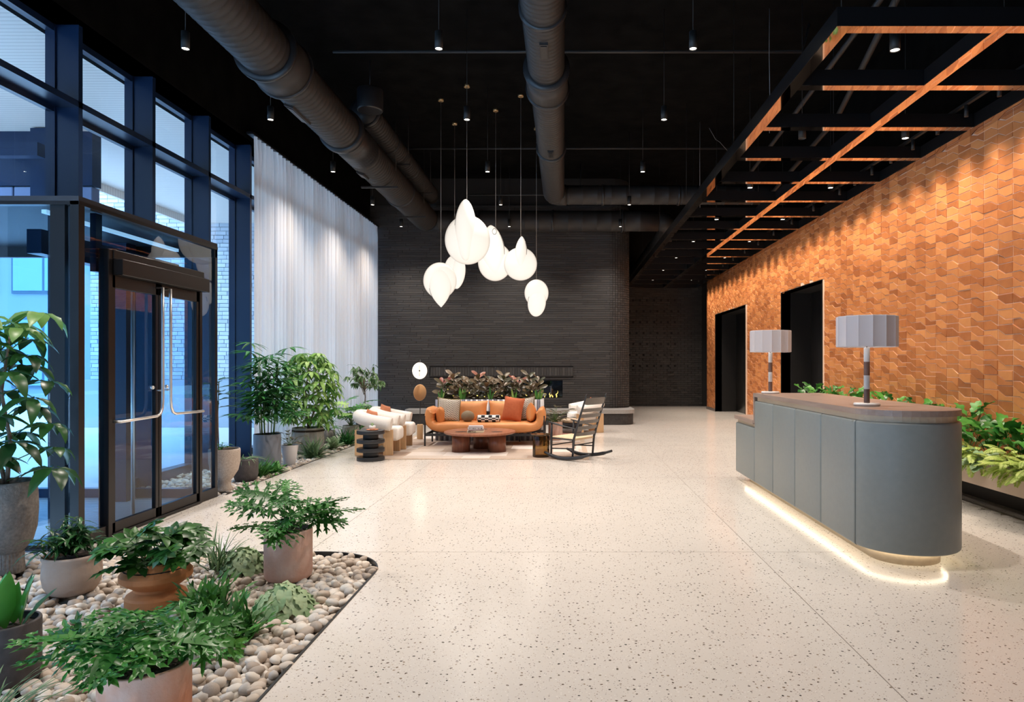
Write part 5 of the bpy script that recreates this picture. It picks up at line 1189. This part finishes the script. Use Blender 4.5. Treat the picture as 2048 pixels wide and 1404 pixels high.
# ---- striped planter behind the sofa
e = empty('striped_planter', (0, 0, 0), 0, 'long fluted grey and white striped planter behind the sofa with mixed plants', 'planter')
SX0, SX1 = -2.52, -.42
b = MB(); b.box(SX0 + .012, SX1 - .012, 13.37, 13.83, 0, .80); b.build('core', mat('planter_dark', (.16, .17, .22), .5), e)
x = SX0; k = 0
while x < SX1 - .01:
    b = MB(); b.cyl((x + .0262, 13.37, .0), .0262, .815, 10); b.build('flute', M['whitepot'] if k % 2 else mat('flute_grey', (.17, .18, .24), .4), e); x += .0525; k += 1
for yy in (13.44, 13.55, 13.66, 13.77):
    b = MB(); b.cyl((SX1 - .012, yy, 0), .03, .815, 10); b.build('flute', M['whitepot'], e)
b = MB(); b.box(SX0 + .02, SX1 - .02, 13.38, 13.82, .79, .80); b.build('soil', M['soil'], e)
for i, cx_ in enumerate((-2.22, -1.72, -1.22, -.72)):
    p = empty('rubber_plant', (0, 0, 0), 0, ('burgundy rubber plant at the window end of the striped planter', 'burgundy rubber plant, second from the window end of the striped planter', 'burgundy rubber plant, third from the window end of the striped planter', 'burgundy rubber plant at the rocking chair end of the striped planter')[i], 'plant', 'rubber plants in the striped planter')
    for s_ in range(3):
        x = cx_ + (-.13, .02, .14)[s_]; hh = (.34, .46, .38)[s_]; lx = (-.06, 0, .07)[s_]
        b = MB(); b.tube([(x, 13.6, .8), (x + lx, 13.6, .8 + hh)], .006, 6); b.build('stem', M['bark'], p)
        for j in range(15):
            t = .02 + .98 * j / 14; a = j * 2.4 + s_; h = Vector((cos(a), sin(a), 0)); o = Vector((x + lx * t, 13.6, .8 + hh * t)); el = .1 + .9 * t
            leaf(p, 'rubber', o, h + Vector((0, 0, el)), Vector((rr.uniform(-.3, .3), -1.1, 1)) - h * el * .6, rr.uniform(.21, .29) * (1.1 - .3 * t), M['lf_red'] if j > 12 and s_ == i % 3 else M['lf_burg'], rr, .35)
for i, x in enumerate((-2.42, -2.02, -1.98, -1.45, -.98, -.52, -.48)):
    p = empty('upright_green_plant', (0, 0, 0), 0, 'upright green snake plant, number %s counted from the window end of the striped planter' % ('one', 'two', 'three', 'four', 'five', 'six', 'seven')[i], 'plant', 'snake plants in the striped planter')
    for k in range(4):
        a = k * 1.7 + i; leaf(p, 'sans', (x + .02 * cos(a), 13.46 + .02 * sin(a), .8), (cos(a) * .25, sin(a) * .2, 1), (0, -1, .1), rr.uniform(.16, .28), M['lf_mid'] if k else M['lf_light'], rr, .1)
e = wpot('dark burgundy bushy plant in a pinkish cylinder pot beside the sofa', (-.17, 13.55, 0), cylpot(.14, .37, .02), M['pinkclay'])
ring_plant(e, (-.17, 13.55, .34), 60, 'lance', M['lf_burg'], rr, (.14, .24), (.06, .36), (8, 85), (.2, .8), .05)

# ---- planter along the copper wall
e = empty('long_planter', (0, 0, 0), 0, 'long beige metal planter raised along the foot of the copper tile wall', 'planter')
PX = 4.24
b = MB(); b.box(PX, PX + .015, 3.6, 12.6, .262, .515); b.box(PX, XW - .02, 12.585, 12.6, .262, .515); b.box(PX, XW - .02, 3.6, 3.615, .262, .515); b.build('front_board', M['planterwall'], e)
b = MB(); b.box(PX + .015, XW - .022, 3.615, 12.585, .262, .45); b.build('soil', M['soil'], e)
b = MB(); b.box(4.66, XW - .025, 3.7, 12.5, 0, .262); b.build('recessed_base', M['black'], e)
for y in (8.02, 10.4):
    b = MB(); b.box(PX - .0015, PX, y, y + .006, .262, .515); b.build('joint', M['black'], e)
names2 = ('first', 'second', 'third', 'fourth', 'fifth', 'sixth', 'seventh', 'eighth', 'ninth', 'tenth', 'eleventh', 'twelfth', 'thirteenth', 'fourteenth')
ys2 = [5.2, 5.75, 6.25, 6.75, 7.2, 7.7, 8.2, 8.8, 9.4, 10.0, 10.6, 11.2, 11.8, 12.3]
for i, y in enumerate(ys2):
    p = empty('fiddle_leaf_plant', (0, 0, 0), 0, 'glossy broad-leaved plant, %s from the near end of the copper-wall planter' % names2[i], 'plant', 'broad-leaved plants in the wall planter')
    hh = (.4, .42, .42, .44, .46, .62, .56, .54, .58, .58, .62, .62, .64, .66)[i]
    ring_plant(p, (4.54, y, .45), 24, 'fiddle', M['lf_phil'], rr, (.19, .27), (.12, hh), (48, 88), (.2, .8), .06, .004, flat=.6, m2=M['lf_mid'], xmax=4.80)
for i, y in enumerate((6.95, 7.45, 8.15, 9.0, 9.9)):
    p = empty('pale_trailing_plant', (0, 0, 0), 0, 'pale green arrowhead-leaved plant, %s from the near end of the planter\'s front edge' % names2[i], 'plant', 'pale trailing plants in the wall planter')
    ring_plant(p, (4.33, y, .47), 40, 'heart', M['lf_pale'], rr, (.09, .13), (.03, .17), (-10, 80), (.4, 1.1), .07, .002, az=(60, 300), flat=.1, tilt=.4)
for i, y in enumerate((6.25, 6.55, 7.2, 8.5)):
    p = empty('lime_fern', (0, 0, 0), 0, 'bright lime fern spilling over the planter front, %s from its near end' % names2[i], 'plant', 'lime ferns in the wall planter')
    ring_plant(p, (4.30, y, .48), 42, 'pinfine', M['lf_lime'], rr, (.18, .30), (.02, .18), (-5, 85), (.7, 1.7), .07, .002, az=(70, 290), flat=.6)

# ================================================================ PEBBLES
def ico(sub):
    bm = bmesh.new(); bmesh.ops.create_icosphere(bm, subdivisions=sub, radius=1); V = np.array([v.co[:] for v in bm.verts]); bm.verts.index_update(); Fc = np.array([[v.index for v in f.verts] for f in bm.faces]); bm.free(); return V, Fc
IV, IF = ico(2); rg = np.random.default_rng(3)
def blob(k):
    r = np.random.default_rng(k); V = IV.copy(); f = r.normal(size=(4, 3)); a = r.uniform(.03, .13, 4)
    d = 1 + sum(a[i] * np.sin(V @ f[i] * 1.6 + i) for i in range(4)); return V * d[:, None]
BL = [blob(k) for k in range(8)]
pots_fp = [(-1.68, 2.74, .15), (-1.93, 4.78, .13), (-3.22, 4.47, .1), (-2.55, 4.27, .17), (-4.02, 4.92, .1), (-2.66, 3.235, .14), (-4.04, 8.12, .09), (-4.08, 8.75, .12), (-4.24, 9.75, .15), (-4.10, 10.2, .08), (-4.27, 11.4, .2), (-4.45, 12.9, .08), (-4.22, 13.5, .12), (-4.28, 14.6, .13), (-4.3, 15.7, .13)]
def in_bed1(x, y, m=.03):
    if x > -1.355 - m or y > 5.46 - m or y < .9 or x < -4.9: return False
    if x > -1.915 and y > 4.9: return (x + 1.915) ** 2 + (y - 4.9) ** 2 < (.56 - m) ** 2
    return True
def in_bed2(x, y, m=.03): return -5.22 < x < -3.885 - m and 7.90 < y < 17.4
def scatter(name, label, inside, x0, x1, y0, y1, step, size, seed, nind):
    e = empty(name, (0, 0, 0), 0, label, 'pebble bed'); r = random.Random(seed); st = []
    for layer in (0, 1):
        y = y0
        row = 0
        while y < y1:
            x = x0 + (row % 2) * step * .5
            while x < x1:
                xx = x + r.uniform(-.35, .35) * step + layer * step * .4; yy = y + r.uniform(-.35, .35) * step + layer * step * .3
                s_ = r.uniform(*size); 
                if inside(xx, yy) and yy * .86 + .1 > -xx and not any((xx - a) ** 2 + (yy - b_) ** 2 < (c_ + .01) ** 2 for a, b_, c_ in pots_fp) and (layer == 0 or r.random() < .55):
                    st.append((xx, yy, (-.035 if layer == 0 else -.006) + r.uniform(-.006, .006), s_, r.uniform(.75, 1.25), r.uniform(.55, .8), r.uniform(0, 6.28), r.uniform(-.4, .4), r.uniform(-.4, .4), r.randrange(8)))
                x += step
            y += step * .87; row += 1
    def M3(t): return np.array(Matrix.Translation((0, 0, 0)).to_3x3() @ Euler((t[7], t[8], t[6])).to_matrix() @ Matrix.Diagonal((t[3] * t[4], t[3], t[3] * t[5])))
    top = [t for t in st if t[2] > -.02]
    ind = sorted(top, key=lambda t: t[1] ** 2 + .3 * (t[0]) ** 2)
    ind = [t for t in ind if CX + t[0] * F / t[1] > 5 and CY + EYE * F / t[1] < 1415][:nind]; ids = set(id(t) for t in ind)
    Vs = []; Fs = []; k = 0
    small = size[1] > .05
    for t in st:
        if id(t) in ids: continue
        V = BL[t[9]] @ M3(t).T + np.array(t[:3]); Vs.append(V); Fs.append(IF + k); k += len(V)
    fast('pebble_layer', np.concatenate(Vs), np.concatenate(Fs), M['pebble'], e, kind='stuff')
    mes = []
    for q_ in BL:
        me = bpy.data.meshes.new('pebble'); me.from_pydata([tuple(v) for v in q_], [], [tuple(int(i) for i in f) for f in IF]); me.polygons.foreach_set('use_smooth', [True] * len(IF)); me.materials.append(M['pebble']); mes.append(me)
    for t in ind:
        o = bpy.data.objects.new('pebble', mes[t[9]]); COL.objects.link(o); o.parent = e; o.location = t[:3]; o.rotation_euler = (t[7], t[8], t[6]); o.scale = (t[3] * t[4], t[3], t[3] * t[5])
    b = MB(); b.box(x0 - .05, x1, y0, y1, -.12, -.06); b.build('bed_base', M['stonebase'], e)
    return len(st)
n1 = scatter('pebble_bed', 'rounded beige river pebbles filling the planted bed nearest the camera', in_bed1, -4.6, -1.355, 1.9, 5.46, .058, (.024, .037), 1, 300)
n2 = scatter('pebble_bed', 'pale river pebbles filling the long planted strip along the windows', in_bed2, -5.2, -3.88, 7.84, 17.4, .066, (.026, .04), 2, 40)
print('pebbles', n1, n2)
# black steel edging
def edging(label, pts):
    b = MB(); b.sweep([(x, y, 0) for x, y in pts], [(-.006, -.11), (.006, -.11), (.006, .006), (-.006, .006)], up=(0, 0, 1), smooth=False); o = b.build('bed_edging', M['steelcurb']); tag(o, label, 'edging', kind='thing')
edging('black steel edging curving round the foreground pebble bed', [(-1.362, 1.0), (-1.362, 3.0), (-1.362, 4.9)] + arc(-1.915, 4.9, .553, 0, 90, 16)[1:] + [(-3.0, 5.453), (-3.94, 5.453)])
edging('thin black steel edging along the window pebble strip', [(-3.887, 7.85), (-3.887, 12), (-3.887, 17.5)])
